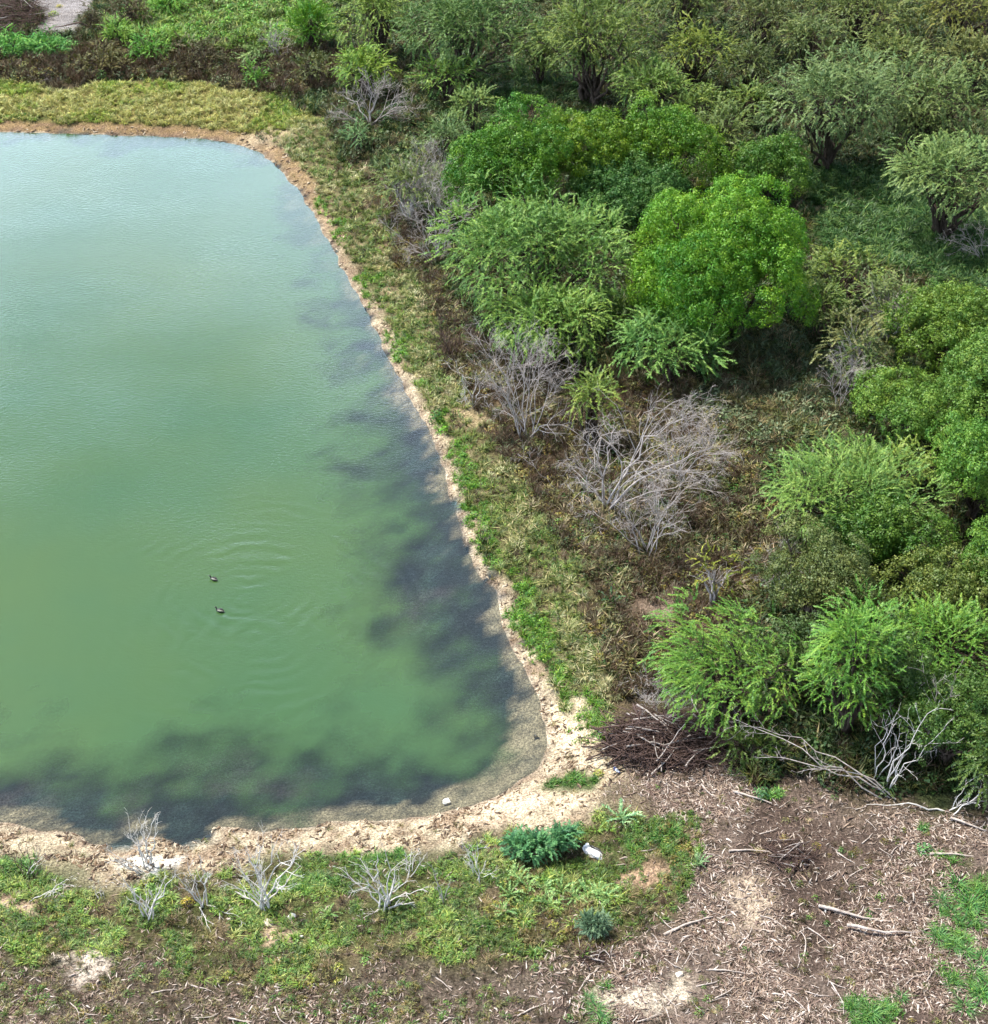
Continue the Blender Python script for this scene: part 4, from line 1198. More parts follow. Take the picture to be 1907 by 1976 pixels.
L('scrub_bush', 'pale sage bush between the far bank and the yellow-green trees', 'bush', (455, 92, 540, 125), 'spray', (0.19, 0.28, 0.13), 0.0, 1.2, seed=55)
# fill of the canopy between the larger crowns
for q, (bb, kd, colr, ds, lab) in enumerate([
        ((1130, 560, 1260, 660), 'spray', (0.08, 0.16, 0.045), 0.9, 'dark green tree wedged between the feathery mesquites and the large dome'),
        ((1480, 1180, 1620, 1330), 'puff', (0.075, 0.14, 0.045), 0.8, 'dark shaded tree between the leaning mesquite and the tall bright one'),
        ((1640, 1200, 1800, 1400), 'puff', (0.07, 0.15, 0.035), 0.8, 'dark green tree behind the tall bright mesquite with visible stems'),
        ((1830, 1000, 2010, 1180), 'puff', (0.11, 0.26, 0.035), 0.9, 'bright green tree at the right edge above the arching mesquite'),
        ((1820, 640, 1990, 800), 'puff', (0.13, 0.28, 0.05), 0.9, 'light green tree at the right edge behind the lumpy one'),
        ((1640, 840, 1830, 960), 'spray', (0.20, 0.33, 0.09), 1.0, 'pale yellow-green tree between the spiky mesquite and the right edge'),
        ((1240, -60, 1400, 60), 'spray', (0.145, 0.19, 0.06), 0.7, 'grey-olive tree at the top edge right of the broad mid-green one'),
        ((1480, 20, 1640, 130), 'spray', (0.15, 0.19, 0.075), 0.7, 'dull sage tree behind the large grey-green mesquite'),
        ((1640, 40, 1800, 150), 'spray', (0.18, 0.215, 0.075), 0.7, 'pale olive tree between the top edge and the grey-green mesquites'),
        ((1790, 50, 1960, 170), 'spray', (0.19, 0.20, 0.08), 0.7, 'tan-olive tree at the right edge below the yellowish corner tree'),
        ((1700, 180, 1850, 290), 'spray', (0.14, 0.19, 0.07), 0.8, 'olive tree wedged between the three pale mesquites on the right'),
        ((990, 60, 1090, 150), 'spray', (0.12, 0.20, 0.055), 0.8, 'small green tree at the far side of the shaded clearing'),
        ((1540, 540, 1640, 640), 'spray', (0.10, 0.18, 0.05), 0.8, 'low dark green bush at the right foot of the large dome'),
        ((1290, 160, 1410, 250), 'spray', (0.15, 0.25, 0.07), 0.8, 'light green tree tucked between the domed tree and the olive one'),
        ((960, 395, 1110, 470), 'spray', (0.12, 0.26, 0.07), 0.9, 'feathery green crown rising behind the big mesquite'),
        ((1560, 1130, 1680, 1230), 'puff', (0.13, 0.20, 0.06), 0.8, 'olive tree above the tall bright mesquite with visible stems'),
        ((1600, 640, 1720, 760), 'spray', (0.13, 0.19, 0.075), 0.6, 'thin grey-green shrub at the foot of the tan half-bare tree'),
        ((1860, 1360, 2010, 1560), 'spray', (0.08, 0.15, 0.04), 0.8, 'dark shrub at the right edge behind the low forked snag')]):
    L('scrub_tree', lab, 'tree', bb, kd, colr, 0.5, ds, seed=400 + q, group=WOODG)
for q, (bb, colr, ds, lab) in enumerate([
        ((185, 42, 262, 84), (0.20, 0.40, 0.08), 1.2, 'pale-topped lime green bush at the edge of the far gravel'),
        ((235, 68, 345, 116), (0.14, 0.36, 0.07), 1.2, 'bright green low bush below the lime one beyond the far bank'),
        ((300, 50, 372, 92), (0.20, 0.36, 0.08), 1.1, 'light green bush right of the lime ones beyond the far bank'),
        ((135, 18, 215, 60), (0.085, 0.06, 0.035), 1.0, 'dark brown dry bush beside the far gravel'),
        ((205, -12, 290, 50), (0.10, 0.07, 0.045), 1.0, 'tall brown dry bush at the top edge right of the gravel'),
        ((-20, 74, 66, 108), (0.12, 0.36, 0.07), 1.2, 'emerald bush at the left edge in front of the driftwood heap'),
        ((52, 74, 146, 108), (0.11, 0.34, 0.08), 1.2, 'emerald bush right of the one at the left edge'),
        ((470, 138, 522, 168), (0.11, 0.29, 0.05), 1.1, 'small green bush just behind the yellow grass of the far bank'),
        ((280, -20, 370, 30), (0.15, 0.38, 0.07), 1.1, 'bright green bush at the top edge right of the brown one'),
        ((330, 90, 440, 140), (0.09, 0.07, 0.04), 0.9, 'brown dry bush behind the middle of the far bank'),
        ((150, 95, 250, 145), (0.12, 0.10, 0.035), 0.9, 'mustard brown bush behind the left part of the far bank'),
        ((560, 95, 650, 165), (0.11, 0.12, 0.04), 0.8, 'dull brown-green bush left of the yellow-green rounded tree')]):
    L('scrub_bush', lab, 'bush', bb, 'spray', colr, 0.0, ds, seed=500 + q, spray=0.6, flow=(0, 0, 0.4))
# shrubs on the near shore
L('shore_shrub', 'broad blue-green leafy shrub on the near shore, the larger of two', 'shrub', (955, 1598, 1085, 1664), 'big', (0.125, 0.34, 0.12), 0.05, 1.5, seed=60, spray=0.36)
L('shore_shrub', 'blue-green leafy shrub on the near shore beside the white bag', 'shrub', (1052, 1582, 1122, 1650), 'big', (0.125, 0.33, 0.12), 0.05, 1.5, seed=61, spray=0.34)
L('shore_shrub', 'small grey-blue round shrub at the edge of the wood chips', 'shrub', (1118, 1756, 1184, 1808), 'big', (0.15, 0.25, 0.135), 0.0, 1.5, seed=62, spray=0.22)


# ------------------------------------------------------------------ dead shrubs, dead trees
DG = 'dead shrubs and trees'
SG = 'bleached dead shrubs on the near shore'


def dead(name, label, cat, base, tips, wood='grey_wood', r0=0.05, nb=5, nt=5, nl=4, seed=1, wig=0.17, depth=0.45, group=None, trop=(0, 0, 0.0), brs=(0.35, 0.65)):
    """base and stem tips read off the photograph; each main stem is a part with its twigs"""
    rng = np.random.RandomState(seed)
    X, Y, zg, s = G(*base)
    th = math.atan2(CAM_H - zg, Y)
    t = thing(name, label, cat, (X, Y, zg - 0.03), 0, group)
    shore_kind = group == SG
    if shore_kind:
        nb, nt, nl, brs, wig = max(nb - 1, 2), 3, 0, (0.2, 0.42), 0.09
        r0 = r0 * 1.2
    for tp in tips:
        dx = (tp[0] - base[0]) / s
        up = (base[1] - tp[1]) / s
        L0 = math.hypot(dx, up)
        dy = tp[2] if len(tp) > 2 else rng.uniform(-depth, depth) * L0
        dz = max((up - dy * math.sin(th)) / math.cos(th), 0.06 * L0)
        tip = np.array([dx, dy, dz]); Ln = float(np.linalg.norm(tip))
        st = np.array([rng.normal() * 0.13, rng.normal() * 0.13, 0])
        k = 9; u = np.linspace(0, 1, k)[:, None]
        nb_ = nb + 2
        bow = nrm(np.cross(tip, rng.normal(size=3))) * Ln * rng.uniform(-0.14, 0.14) + np.array([0, 0, 0.10 * Ln])
        if wood == 'pale_wood':
            bow *= 0.45
        P = st * (1 - u) + tip * u + bow * (4 * u * (1 - u)) + rng.normal(size=(k, 3)) * 0.022 * Ln * np.sin(u * 3.1)
        P = P[None]; Rr = (r0 * rng.uniform(0.38, 0.72) * np.linspace(1, 0.25, k))[None]
        V, F = tubes([(P, Rr, 5)])
        so = obj('stem', mesh_from('stem', V, F, 4, smooth=True), wood, t)
        lines = []
        LL = np.array([Ln])
        p, d, l, r = children_of(P, Rr, LL, nb_, rng, (0.3, 0.85), brs, 0.2, 0.65)
        B = grow_lines(p, d, l, r, 6, rng, wig, trop); lines.append((*B, 4))
        if nt:
            p, d, l2, r = children_of(B[0], B[1], l, nt, rng, (0.3, 0.9), (0.35, 0.65), 0.15, 0.65)
            Cc = grow_lines(p, d, l2, np.maximum(r, 0.007), 5, rng, wig * 1.2, trop); lines.append((*Cc, 3))
            if nl:
                p, d, l3, r = children_of(Cc[0], Cc[1], l2, nl, rng, (0.3, 0.9), (0.4, 0.75), 0.15, 0.7)
                lines.append((*grow_lines(p, d, l3, np.maximum(r, 0.006), 4, rng, wig * 1.3, trop), 3))
        V, F = tubes(lines)
        obj('twigs', mesh_from('twigs', V, F, 4), wood, so)['kind'] = 'stuff'
    return t


dead('dead_shrub', 'wide fan of grey dead branches at the far end of the bank', 'dead shrub', (712, 245),
     [(640, 240), (650, 215), (668, 190), (690, 170), (715, 160), (745, 165), (770, 180), (795, 205), (800, 235), (730, 175), (660, 255)], 'grey_wood', 0.07, 5, 5, 3, 70, group=DG)
dead('dead_shrub', 'grey dead shrub leaning left beside the big feathery mesquite', 'dead shrub', (845, 505),
     [(760, 450), (785, 420), (805, 395), (825, 380), (845, 390), (790, 490), (862, 400), (820, 440), (800, 515), (870, 480)], 'grey_wood', 0.06, 5, 5, 3, 71, group=DG)
dead('dead_shrub', 'tall hazy grey dead shrub in front of the sparse grey-green bush', 'dead shrub', (840, 420),
     [(815, 320), (830, 305), (850, 310), (840, 340), (860, 340)], 'grey_wood', 0.04, 6, 6, 4, 72, group=DG)
dead('dead_shrub', 'dense grey fan-shaped dead shrub in the middle of the bank', 'dead shrub', (1015, 845),
     [(930, 715), (950, 695), (975, 680), (1000, 675), (1025, 680), (1045, 690), (1065, 710), (1080, 740), (950, 790), (985, 700), (1085, 790), (965, 750)], 'grey_wood', 0.06, 5, 5, 3, 73, depth=0.3, group=DG)
dead('dead_shrub', 'big sprawling silvery dead tree, the largest dead one on the bank', 'dead tree', (1172, 985),
     [(1095, 920), (1108, 895), (1150, 840), (1185, 825), (1240, 812), (1300, 815), (1350, 870), (1365, 925), (1300, 950), (1280, 890)], 'grey_wood', 0.085, 6, 5, 3, 74, depth=0.35, wig=0.20, group=DG, trop=(0.05, -0.02, -0.07))
dead('dead_shrub', 'low grey dead shrub just below the largest silvery dead tree', 'dead shrub', (1248, 1070),
     [(1140, 985), (1170, 970), (1200, 990), (1235, 960), (1265, 955), (1290, 960), (1320, 940), (1215, 1010), (1290, 1000)], 'grey_wood', 0.05, 5, 5, 3, 75, group=DG)
dead('dead_shrub', 'hazy lilac-grey dead shrub right behind the largest silvery dead tree', 'dead shrub', (1300, 920),
     [(1280, 830), (1300, 805), (1325, 810), (1345, 820), (1370, 840), (1395, 870), (1340, 850)], 'grey_wood', 0.045, 6, 6, 3, 76, group=DG)
dead('dead_shrub', 'narrow bare grey shrub under the tan half-bare tree', 'dead shrub', (1616, 800),
     [(1590, 715), (1605, 700), (1625, 710), (1645, 705), (1660, 720)], 'grey_wood', 0.04, 5, 4, 3, 77, group=DG)
dead('dead_shrub', 'small pale forked snag on the bank grass left of the fan-shaped dead shrub', 'dead shrub', (908, 778),
     [(880, 708), (900, 735), (920, 725), (926, 740), (890, 755)], 'pale_wood', 0.035, 3, 3, 0, 78, group=DG)
dead('dead_shrub', 'low brown dead bush at the foot of the light feathery mesquite', 'dead bush', (880, 690),
     [(840, 650), (850, 630), (875, 615), (900, 625), (925, 640), (930, 665), (845, 675)], 'brown_wood', 0.035, 6, 5, 4, 79, group=DG)
dead('dead_shrub', 'small grey dead tree beyond the far bank', 'dead tree', (535, 112),
     [(512, 75), (525, 62), (540, 60), (555, 70), (508, 98), (562, 98), (530, 80)], 'grey_wood', 0.06, 4, 4, 3, 80, group=DG)
dead('dead_shrub', 'drooping grey dead branches at the right edge by the clearing', 'dead shrub', (1900, 505),
     [(1825, 465), (1845, 455), (1870, 452), (1840, 490), (1910, 455), (1860, 475)], 'grey_wood', 0.05, 5, 5, 3, 81, group=DG)
dead('dead_shrub', 'scraggly brown dead branches beside the leaning mesquite', 'dead shrub', (1300, 1395),
     [(1245, 1320), (1260, 1330), (1235, 1345), (1290, 1335), (1320, 1350)], 'grey_wood', 0.03, 5, 4, 3, 82, group=DG)
dead('dead_shrub', 'faint grey dead twigs left of the largest silvery dead tree', 'dead shrub', (1075, 955),
     [(1020, 890), (1050, 955), (1060, 975), (1100, 960)], 'grey_wood', 0.025, 4, 4, 2, 83, group=DG)
dead('dead_shrub', 'bare grey stems beneath the dull olive-green tree', 'dead shrub', (1510, 1150),
     [(1475, 1075), (1490, 1060), (1520, 1080), (1535, 1095), (1460, 1110)], 'grey_wood', 0.03, 4, 4, 3, 84, group=DG)
# on the near shore, from the left
dead('dead_shrub', 'low brown twiggy dead shrub at the left edge of the near shore', 'dead shrub', (60, 1690),
     [(35, 1640), (50, 1628), (70, 1625), (90, 1635), (95, 1650), (20, 1655)], 'brown_wood', 0.025, 5, 5, 4, 90, group=SG)
dead('fallen_branch', 'pale arched dead branch beside the brown twiggy shrub at the left edge', 'branch', (55, 1684),
     [(95, 1650, -0.1), (100, 1658, -0.2)], 'pale_wood', 0.03, 3, 0, 0, 91)
dead('dead_shrub', 'upright white dead shrub standing against the dark water', 'dead shrub', (284, 1668),
     [(258, 1588), (268, 1600), (283, 1580), (310, 1582), (325, 1590), (275, 1620)], 'pale_wood', 0.04, 4, 4, 2, 92, depth=0.25, group=SG)
dead('dead_shrub', 'white dead shrub leaning over the chalky patch of shore', 'dead shrub', (282, 1688),
     [(216, 1640), (228, 1650), (240, 1660), (222, 1665)], 'pale_wood', 0.035, 4, 4, 2, 93, depth=0.25, group=SG)
dead('dead_shrub', 'leggy white dead shrub below the chalky patch, arching right', 'dead shrub', (288, 1772),
     [(240, 1685), (255, 1705), (265, 1720), (330, 1692), (355, 1690), (310, 1712), (300, 1725)], 'pale_wood', 0.04, 4, 3, 2, 94, depth=0.25, group=SG)
dead('dead_shrub', 'white dead shrub with a long fallen limb trailing into the weeds', 'dead shrub', (388, 1748),
     [(352, 1690), (375, 1675), (400, 1668), (412, 1690), (366, 1700), (418, 1796, -1.2), (472, 1772, -0.6)], 'pale_wood', 0.04, 4, 3, 2, 95, depth=0.2, group=SG)
dead('dead_shrub', 'large fan-shaped white dead shrub at the middle of the left shore', 'dead shrub', (512, 1752),
     [(440, 1700), (462, 1660), (488, 1645), (508, 1670), (530, 1640), (555, 1620), (590, 1638), (606, 1645), (455, 1720), (575, 1680), (480, 1690)], 'pale_wood', 0.05, 4, 4, 2, 96, depth=0.3, group=SG)
dead('dead_shrub', 'spreading white dead shrub left of the straw-coloured stubs', 'dead shrub', (742, 1752),
     [(658, 1675), (700, 1690), (735, 1655), (752, 1645), (765, 1680), (790, 1700), (818, 1715), (800, 1740), (730, 1690), (698, 1782, -0.5)], 'pale_wood', 0.05, 4, 3, 2, 97, depth=0.3, group=SG)
dead('dead_shrub', 'small bare white shrub behind the spreading one', 'dead shrub', (798, 1688),
     [(782, 1640), (795, 1645), (812, 1638), (822, 1650)], 'pale_wood', 0.03, 4, 3, 2, 98, group=SG)
dead('dead_shrub', 'slender white dead shrub left of the blue-green shrubs', 'dead shrub', (918, 1700),
     [(892, 1625), (905, 1650), (920, 1625), (938, 1660), (955, 1680)], 'pale_wood', 0.035, 4, 3, 2, 99, depth=0.25, group=SG)
dead('dead_shrub', 'low slanting grey stub between the white dead shrubs', 'dead shrub', (862, 1735),
     [(826, 1665), (840, 1690), (870, 1700)], 'grey_wood', 0.03, 3, 3, 2, 100, group=SG)
dead('fallen_branch', 'pale fallen branch lying on the grass near the left sandy mound', 'branch', (62, 1738),
     [(128, 1700, 0.3), (120, 1712, 0.2)], 'pale_wood', 0.03, 4, 2, 0, 101)
dead('dead_shrub', 'tiny pale snag in the grass right of the left sandy mound', 'dead shrub', (195, 1738),
     [(185, 1708), (200, 1700), (196, 1718)], 'pale_wood', 0.02, 3, 2, 0, 102)
# at the wood's edge
dead('fallen_dead_tree', 'long fallen dead tree with grey forked limbs along the edge of the wood', 'dead tree', (1712, 1540),
     [(1385, 1370, 2.2), (1462, 1462, 1.0), (1430, 1400, 1.8), (1540, 1490, 0.6)], 'grey_wood', 0.05, 5, 3, 1, 103, brs=(0.08, 0.22))
dead('fallen_log', 'pale straight log lying between the fallen dead tree and the wood chips', 'log', (1828, 1562),
     [(1672, 1552, 0.1)], 'pale_wood', 0.07, 3, 0, 0, 104, brs=(0.05, 0.12))
dead('bleached_snag', 'tall bleached stems leaning right out of the dark undergrowth', 'dead tree', (1704, 1522),
     [(1765, 1375), (1745, 1430), (1790, 1410), (1730, 1460)], 'pale_wood', 0.05, 3, 2, 1, 105, depth=0.2, wig=0.08, brs=(0.2, 0.4), group=DG)
dead('bleached_snag', 'thin bleached upright stem left of the tall leaning ones', 'dead tree', (1682, 1512),
     [(1695, 1390), (1712, 1385), (1718, 1420)], 'pale_wood', 0.04, 3, 2, 0, 106, depth=0.15, wig=0.08, brs=(0.2, 0.4), group=DG)
dead('bleached_snag', 'low forked bleached snag near the right edge by the wood chips', 'dead tree', (1838, 1568),
     [(1875, 1495), (1905, 1515), (1895, 1545), (1865, 1525)], 'pale_wood', 0.04, 3, 2, 0, 107, depth=0.2, wig=0.08, brs=(0.2, 0.4), group=DG)
dead('bleached_snag', 'thin grey bare tree in front of the dark green corner tree', 'dead tree', (1800, 1470),
     [(1775, 1340), (1790, 1330), (1830, 1380), (1760, 1400)], 'grey_wood', 0.03, 4, 3, 2, 108, depth=0.2, group=DG)


def brush_pile(name, label, bbox, n, wood, pale, seed, hgt):
    """a heap of cut branches"""
    rng = np.random.RandomState(seed)
    x0, y0, x1, y1 = bbox
    X, Y, zg, s = G((x0 + x1) / 2, y0 * 0.35 + y1 * 0.65)
    th = math.atan2(CAM_H, Y)
    rx = (x1 - x0) / 2 / s; ry = (y1 - y0) / 2 / s / math.sin(th) * 0.8
    t = thing(name, label, 'brush pile', (X, Y, zg - 0.05))
    q_ = min(1.0, rx / 1.9)
    def sticks(n, l0, l1, r0, top):
        l0, l1, r0 = l0 * q_, l1 * q_, r0 * (0.5 + 0.5 * q_)
        r = np.sqrt(rng.rand(n)) * 0.8; a = rng.rand(n) * 6.283
        zz = (1 - r ** 1.5) * hgt * (rng.rand(n) if not top else rng.uniform(0.8, 1.05, n)) + 0.05
        c = np.stack([np.cos(a) * r * rx, np.sin(a) * r * ry, zz], 1)
        yaw = rng.normal(size=n) * 0.8; D = np.stack([np.cos(yaw), np.sin(yaw), rng.normal(size=n) * 0.22], 1)
        Ln = rng.uniform(l0, l1, n)
        return grow_lines(c - D * Ln[:, None] / 2, D, Ln, rng.uniform(0.5, 1.2, n) * r0, 6, rng, 0.10)
    A = sticks(n, 1.0, 2.6, 0.03, False); p, d, l, r = children_of(A[0], A[1], np.full(n, 1.4 * q_), 4, rng)
    Bq = grow_lines(p, d, l, np.maximum(r, 0.008), 4, rng, 0.15)
    V, F = tubes([(*A, 4), (*Bq, 3)])
    b = obj('heaped_branches', mesh_from('heaped_branches', V, F, 4), wood, t); b['kind'] = 'stuff'
    A = sticks(pale, 0.8, 2.2, 0.032, True)
    for i in range(pale):
        V, F = tubes([(A[0][i:i + 1], A[1][i:i + 1], 5)])
        obj('branch', mesh_from('branch', V, F, 4), 'grey_wood', t)
    return t


brush_pile('brush_pile', 'heap of dark cut branches at the corner of the wood and the wood chips', (1150, 1335, 1425, 1492), 520, 'brown_wood', 30, 110, 0.9)
brush_pile('driftwood_heap', 'dark heap of roots and driftwood with pale sticks in the top left corner', (-60, -25, 98, 84), 340, 'brown_wood', 22, 111, 2.2)
brush_pile('brush_pile', 'small tangle of pale sticks below the far green weeds', (60, 128, 106, 160), 40, 'grey_wood', 10, 112, 0.3)
brush_pile('brush_pile', 'dark broken sticks heaped in the middle of the wood chips', (1455, 1600, 1580, 1680), 90, 'brown_wood', 14, 113, 0.2)
brush_pile('brush_pile', 'pale pinkish sticks heaped below the small grey-blue shrub', (1090, 1815, 1190, 1860), 70, 'brown_wood', 16, 114, 0.12)

# the dark log behind the bright weeds at the far end
dead('fallen_log', 'dark log lying beyond the bright weeds near the driftwood heap', 'log', (205, 62), [(80, 72, -0.4)], 'brown_wood', 0.16, 3, 0, 0, 115, brs=(0.08, 0.15))

# ------------------------------------------------------------------ loose sticks on the ground
stick_meshes = []
for i in range(9):
    rng = np.random.RandomState(200 + i)
    k = 8
    P, Rr = grow_lines(np.array([[-0.5, 0, 0.03]]), [[1, rng.normal() * 0.15, 0]], [1.0], [rng.uniform(0.022, 0.04)], k, rng, 0.16)
    P[..., 2] = 0.035 + 0.05 * np.abs(np.sin(np.linspace(0, 3, k)) * rng.rand())
    ln_ = [(P, Rr, 5)]
    if i % 3 == 0:
        p, d, l, r = children_of(P, Rr, np.array([1.0]), 2, rng, (0.4, 0.8), (0.25, 0.45))
        d[:, 2] = np.abs(d[:, 2]) * 0.3
        ln_.append((*grow_lines(p, d, l, r, 5, rng, 0.15), 4))
    V, F = tubes(ln_)
    m_ = mesh_from('fallen_stick', V, F, 4, smooth=True)
    m_.materials.append(M['stick_wood'])
    stick_meshes.append(m_)


MARKS = [(1440, 1742, 'the bare sandy patch'), (1517, 1640, 'the dark heap of broken sticks'), (1640, 1757, 'the pale-ended split stick'), (1850, 1730, 'the upper green tufts'),
         (1885, 1900, 'the lower green tufts'), (1668, 1950, 'the green tuft at the bottom edge'), (1150, 1940, 'the green tuft near the bottom centre'), (1140, 1838, 'the pale pinkish stick heap'),
         (165, 1866, 'the whitish bare patch'), (1228, 1932, 'the pale bare patch at the bottom'), (1470, 1535, 'the lone green weed tuft'),
         (1750, 1555, 'the pale straight log'), (1312, 1880, 'the long pale slab'), (587, 1932, 'the tiny white stone'), (1785, 1620, 'the two small tufts by the snag'),
         (1290, 1480, 'the dark brush pile'), (330, 1930, 'the dark soil at the lower left'), (20, 1940, 'the bottom left corner'), (1000, 1930, 'the dry grass at the bottom')]
SEEN = {}


def stick_label(px, py, length_px, ang, i):
    m = min(MARKS, key=lambda q: (q[0] - px) ** 2 + (q[1] - py) ** 2)
    dx, dy = px - m[0], py - m[1]
    side = ('right of' if dx > 0 else 'left of') if abs(dx) > abs(dy) else ('below' if dy > 0 else 'above')
    far_ = 'close ' if math.hypot(dx, dy) < 45 else ('' if math.hypot(dx, dy) < 90 else 'well ')
    size = 'tiny' if length_px < 30 else ('short' if length_px < 45 else ('mid-length' if length_px < 62 else 'long'))
    lie = 'level' if abs(ang) < 25 else ('upright-lying' if abs(ang) > 65 else ('right-rising' if ang > 0 else 'right-falling'))
    shape = 'forked ' if i % 3 == 0 else ''
    return '%s %s%s pale stick %s%s %s' % (size, shape, lie, far_, side, m[2])


def stick(px, py, length_px, ang, label, group, i, wood=None):
    x, y, z_, s = G(px, py)
    o = obj('fallen_stick', stick_meshes[i % 9], None, None, (x, y, z_), R(ang))
    Lm = length_px / s
    o.scale = (Lm, Lm * 0.9, max(Lm * 0.9, 0.5))
    return tag(o, label, 'stick', group)


for q, (px, py, lp, ang, lab) in enumerate([
        (1640, 1757, 120, -8, 'pale-ended split stick lying right of the sandy bare patch'),
        (1330, 1790, 110, 22, 'pale forked stick at the edge of the near weeds'),
        (1450, 1545, 80, -35, 'curved white stick just below the fallen dead tree'),
        (1700, 1800, 130, -14, 'long thin stick with a white end left of the green tufts'),
        (1255, 1642, 40, 4, 'short white stick lying on the green weeds'),
        (470, 1968, 60, -6, 'white stick at the bottom edge among dark soil'),
        (150, 1955, 60, -50, 'thick pale stick lying near the bottom left corner'),
        (12, 1820, 50, 60, 'pale broken stick at the left edge below the sandy mound'),
        (1300, 1975, 70, -70, 'thin pale stick at the bottom edge left of the green tuft'),
        (1880, 1590, 90, -18, 'white stick at the right edge below the low forked snag'),
        (1030, 1950, 70, 25, 'slim pale stick near the bottom edge left of the green tuft'),
        (1215, 1885, 50, 10, 'white stick lying below the pale pinkish heap')]):
    stick(px, py, lp, ang, lab, None, q)
rs = np.random.RandomState(9)
cnt = 0
MP = Gz(ZPX['mulch']); WP = Gz(ZPX['weeds'])
while cnt < 120:
    px, py = rs.uniform(0, 1907), rs.uniform(1470, 1976)
    x, y, z_, s = G(px, py)
    p1 = np.array([[x, y]])
    if sdist(p1, MP)[0] > 0 or sdist(p1, WP)[0] < 0.3:
        continue
    if px < 1150 and rs.rand() < 0.3:
        continue
    lp, an_, iv = rs.gamma(4, 6.5) + 13, rs.uniform(-90, 90), rs.randint(0, 9)
    lab = stick_label(px, py, lp, an_, iv)
    if lab in SEEN:
        continue
    SEEN[lab] = 1
    stick(px, py, lp, an_, lab, 'loose sticks among the wood chips', iv)
    cnt += 1


# ------------------------------------------------------------------ small plants
def small_variants(kind, n=3):
    out = []
    for i in range(n):
        rng = np.random.RandomState(300 + i)
        if kind == 'tuft':
            t = tpl_tuft(rng, 60, 1.0, 0.9, 0.022, 0.7)
        elif kind == 'forb':
            t = tpl_forb(rng, 90, 0.16)
        else:
            m = 14
            a = rng.rand(m) * 6.283
            D = np.stack([np.cos(a), np.sin(a), rng.uniform(0.5, 1.6, m)], 1)
            V, F, va = bake(T_SPRAY, np.zeros((m, 3)), D, np.tile([[0, 0, 1.0]], (m, 1)), rng.uniform(0.6, 1.0, m), rng.randint(0, 6, m), rng.rand(m))
            t = V.reshape(-1, 3, 3)
        V = t.reshape(-1, 3)
        me = mesh_from('plant', V, np.arange(len(V)), 3, np.repeat(rng.rand(len(t)), 3))
        me.materials.append(M['leaf'])
        out.append(me)
    return out


SV = {k: small_variants(k) for k in ('tuft', 'forb', 'spray')}


def plant(name, label, cat, px, py, wpx, kind, col, i=0, group=None, hscale=1.0):
    x, y, z_, s = G(px, py)
    o = obj(name, SV[kind][i % 3], None, None, (x, y, z_ - 0.02), (i * 1.7) % 6.28, col)
    w = wpx / s / 1.3
    o.scale = (w, w, w * hscale)
    return tag(o, label, cat, group)


ORD = ['first', 'second', 'third', 'fourth', 'fifth', 'sixth', 'seventh', 'eighth', 'ninth', 'tenth', 'eleventh', 'twelfth']
PG = 'pale green weeds among the near shore grass'
for q, (px, py) in enumerate(sorted([(1005, 1700), (1020, 1712), (1050, 1716), (1085, 1722), (1110, 1735), (1130, 1728), (1155, 1725), (1170, 1735), (985, 1728), (1062, 1748), (975, 1760), (996, 1690)])):
    plant('weed', 'pale green upright weed below the blue-green shore shrubs, %s from the left' % ORD[q], 'weed', px, py, 40, 'spray', (0.22, 0.37, 0.12), q, PG, 1.1)
plant('weed', 'pale green weed at the edge of the sandy shore corner', 'weed', 1200, 1582, 60, 'spray', (0.24, 0.42, 0.19), 1, None, 1.0)
plant('weed', 'tall pale sage weed right of the near green weeds', 'weed', 1348, 1668, 34, 'spray', (0.20, 0.33, 0.14), 2, None, 1.5)
plant('weed', 'pale green weed right of the large fan-shaped white dead shrub', 'weed', 636, 1765, 34, 'spray', (0.2, 0.33, 0.09), 0, None, 1.0)
plant('weed', 'yellow weed under the white shrub with the trailing limb', 'weed', 362, 1745, 32, 'forb', (0.36, 0.30, 0.03), 1)
plant('weed', 'yellow-green weed beside the sandy corner and the small bottle', 'weed', 1155, 1496, 28, 'forb', (0.30, 0.32, 0.05), 2)
plant('weed', 'dark green rounded shore plant beside the water, above the lime one', 'weed', 842, 812, 40, 'forb', (0.05, 0.14, 0.02), 0)
plant('weed', 'bright lime shore plant on the sand beside the water', 'weed', 858, 834, 26, 'forb', (0.13, 0.38, 0.02), 1)
plant('weed', 'dark blue-green narrow plant on the dry bank', 'weed', 1180, 1165, 40, 'spray', (0.07, 0.15, 0.06), 1, None, 1.4)
TG = 'green grass tufts on the wood chips'
for where, pts in (('upper right cluster', [(1845, 1710, 50), (1870, 1750, 56), (1815, 1740, 46), (1900, 1735, 50), (1835, 1765, 40), (1880, 1775, 44)]),
                   ('middle right cluster', [(1812, 1812, 50), (1838, 1826, 44), (1862, 1838, 40), (1895, 1850, 44)]),
                   ('lower right cluster', [(1880, 1880, 46), (1892, 1922, 50), (1862, 1945, 46), (1905, 1900, 40), (1840, 1905, 34)]),
                   ('bottom edge cluster', [(1648, 1945, 42), (1680, 1960, 46), (1704, 1942, 34), (1665, 1968, 36)]),
                   ('bottom centre cluster', [(1138, 1930, 36), (1152, 1948, 40), (1160, 1968, 40)])):
    for q, (px, py, w) in enumerate(sorted(pts)):
        plant('grass_tuft', 'green grass tuft in the wood chips, %s from the left in the %s' % (ORD[q], where), 'grass tuft', px, py, w, 'tuft', (0.085 + 0.01 * (q % 3), 0.20 + 0.02 * (q % 4), 0.06), q, TG, 0.45 + 0.08 * (q % 3))
plant('grass_tuft', 'lone green weed tuft below the fallen dead tree', 'grass tuft', 1470, 1535, 46, 'forb', (0.07, 0.17, 0.06), 0, None, 0.6)
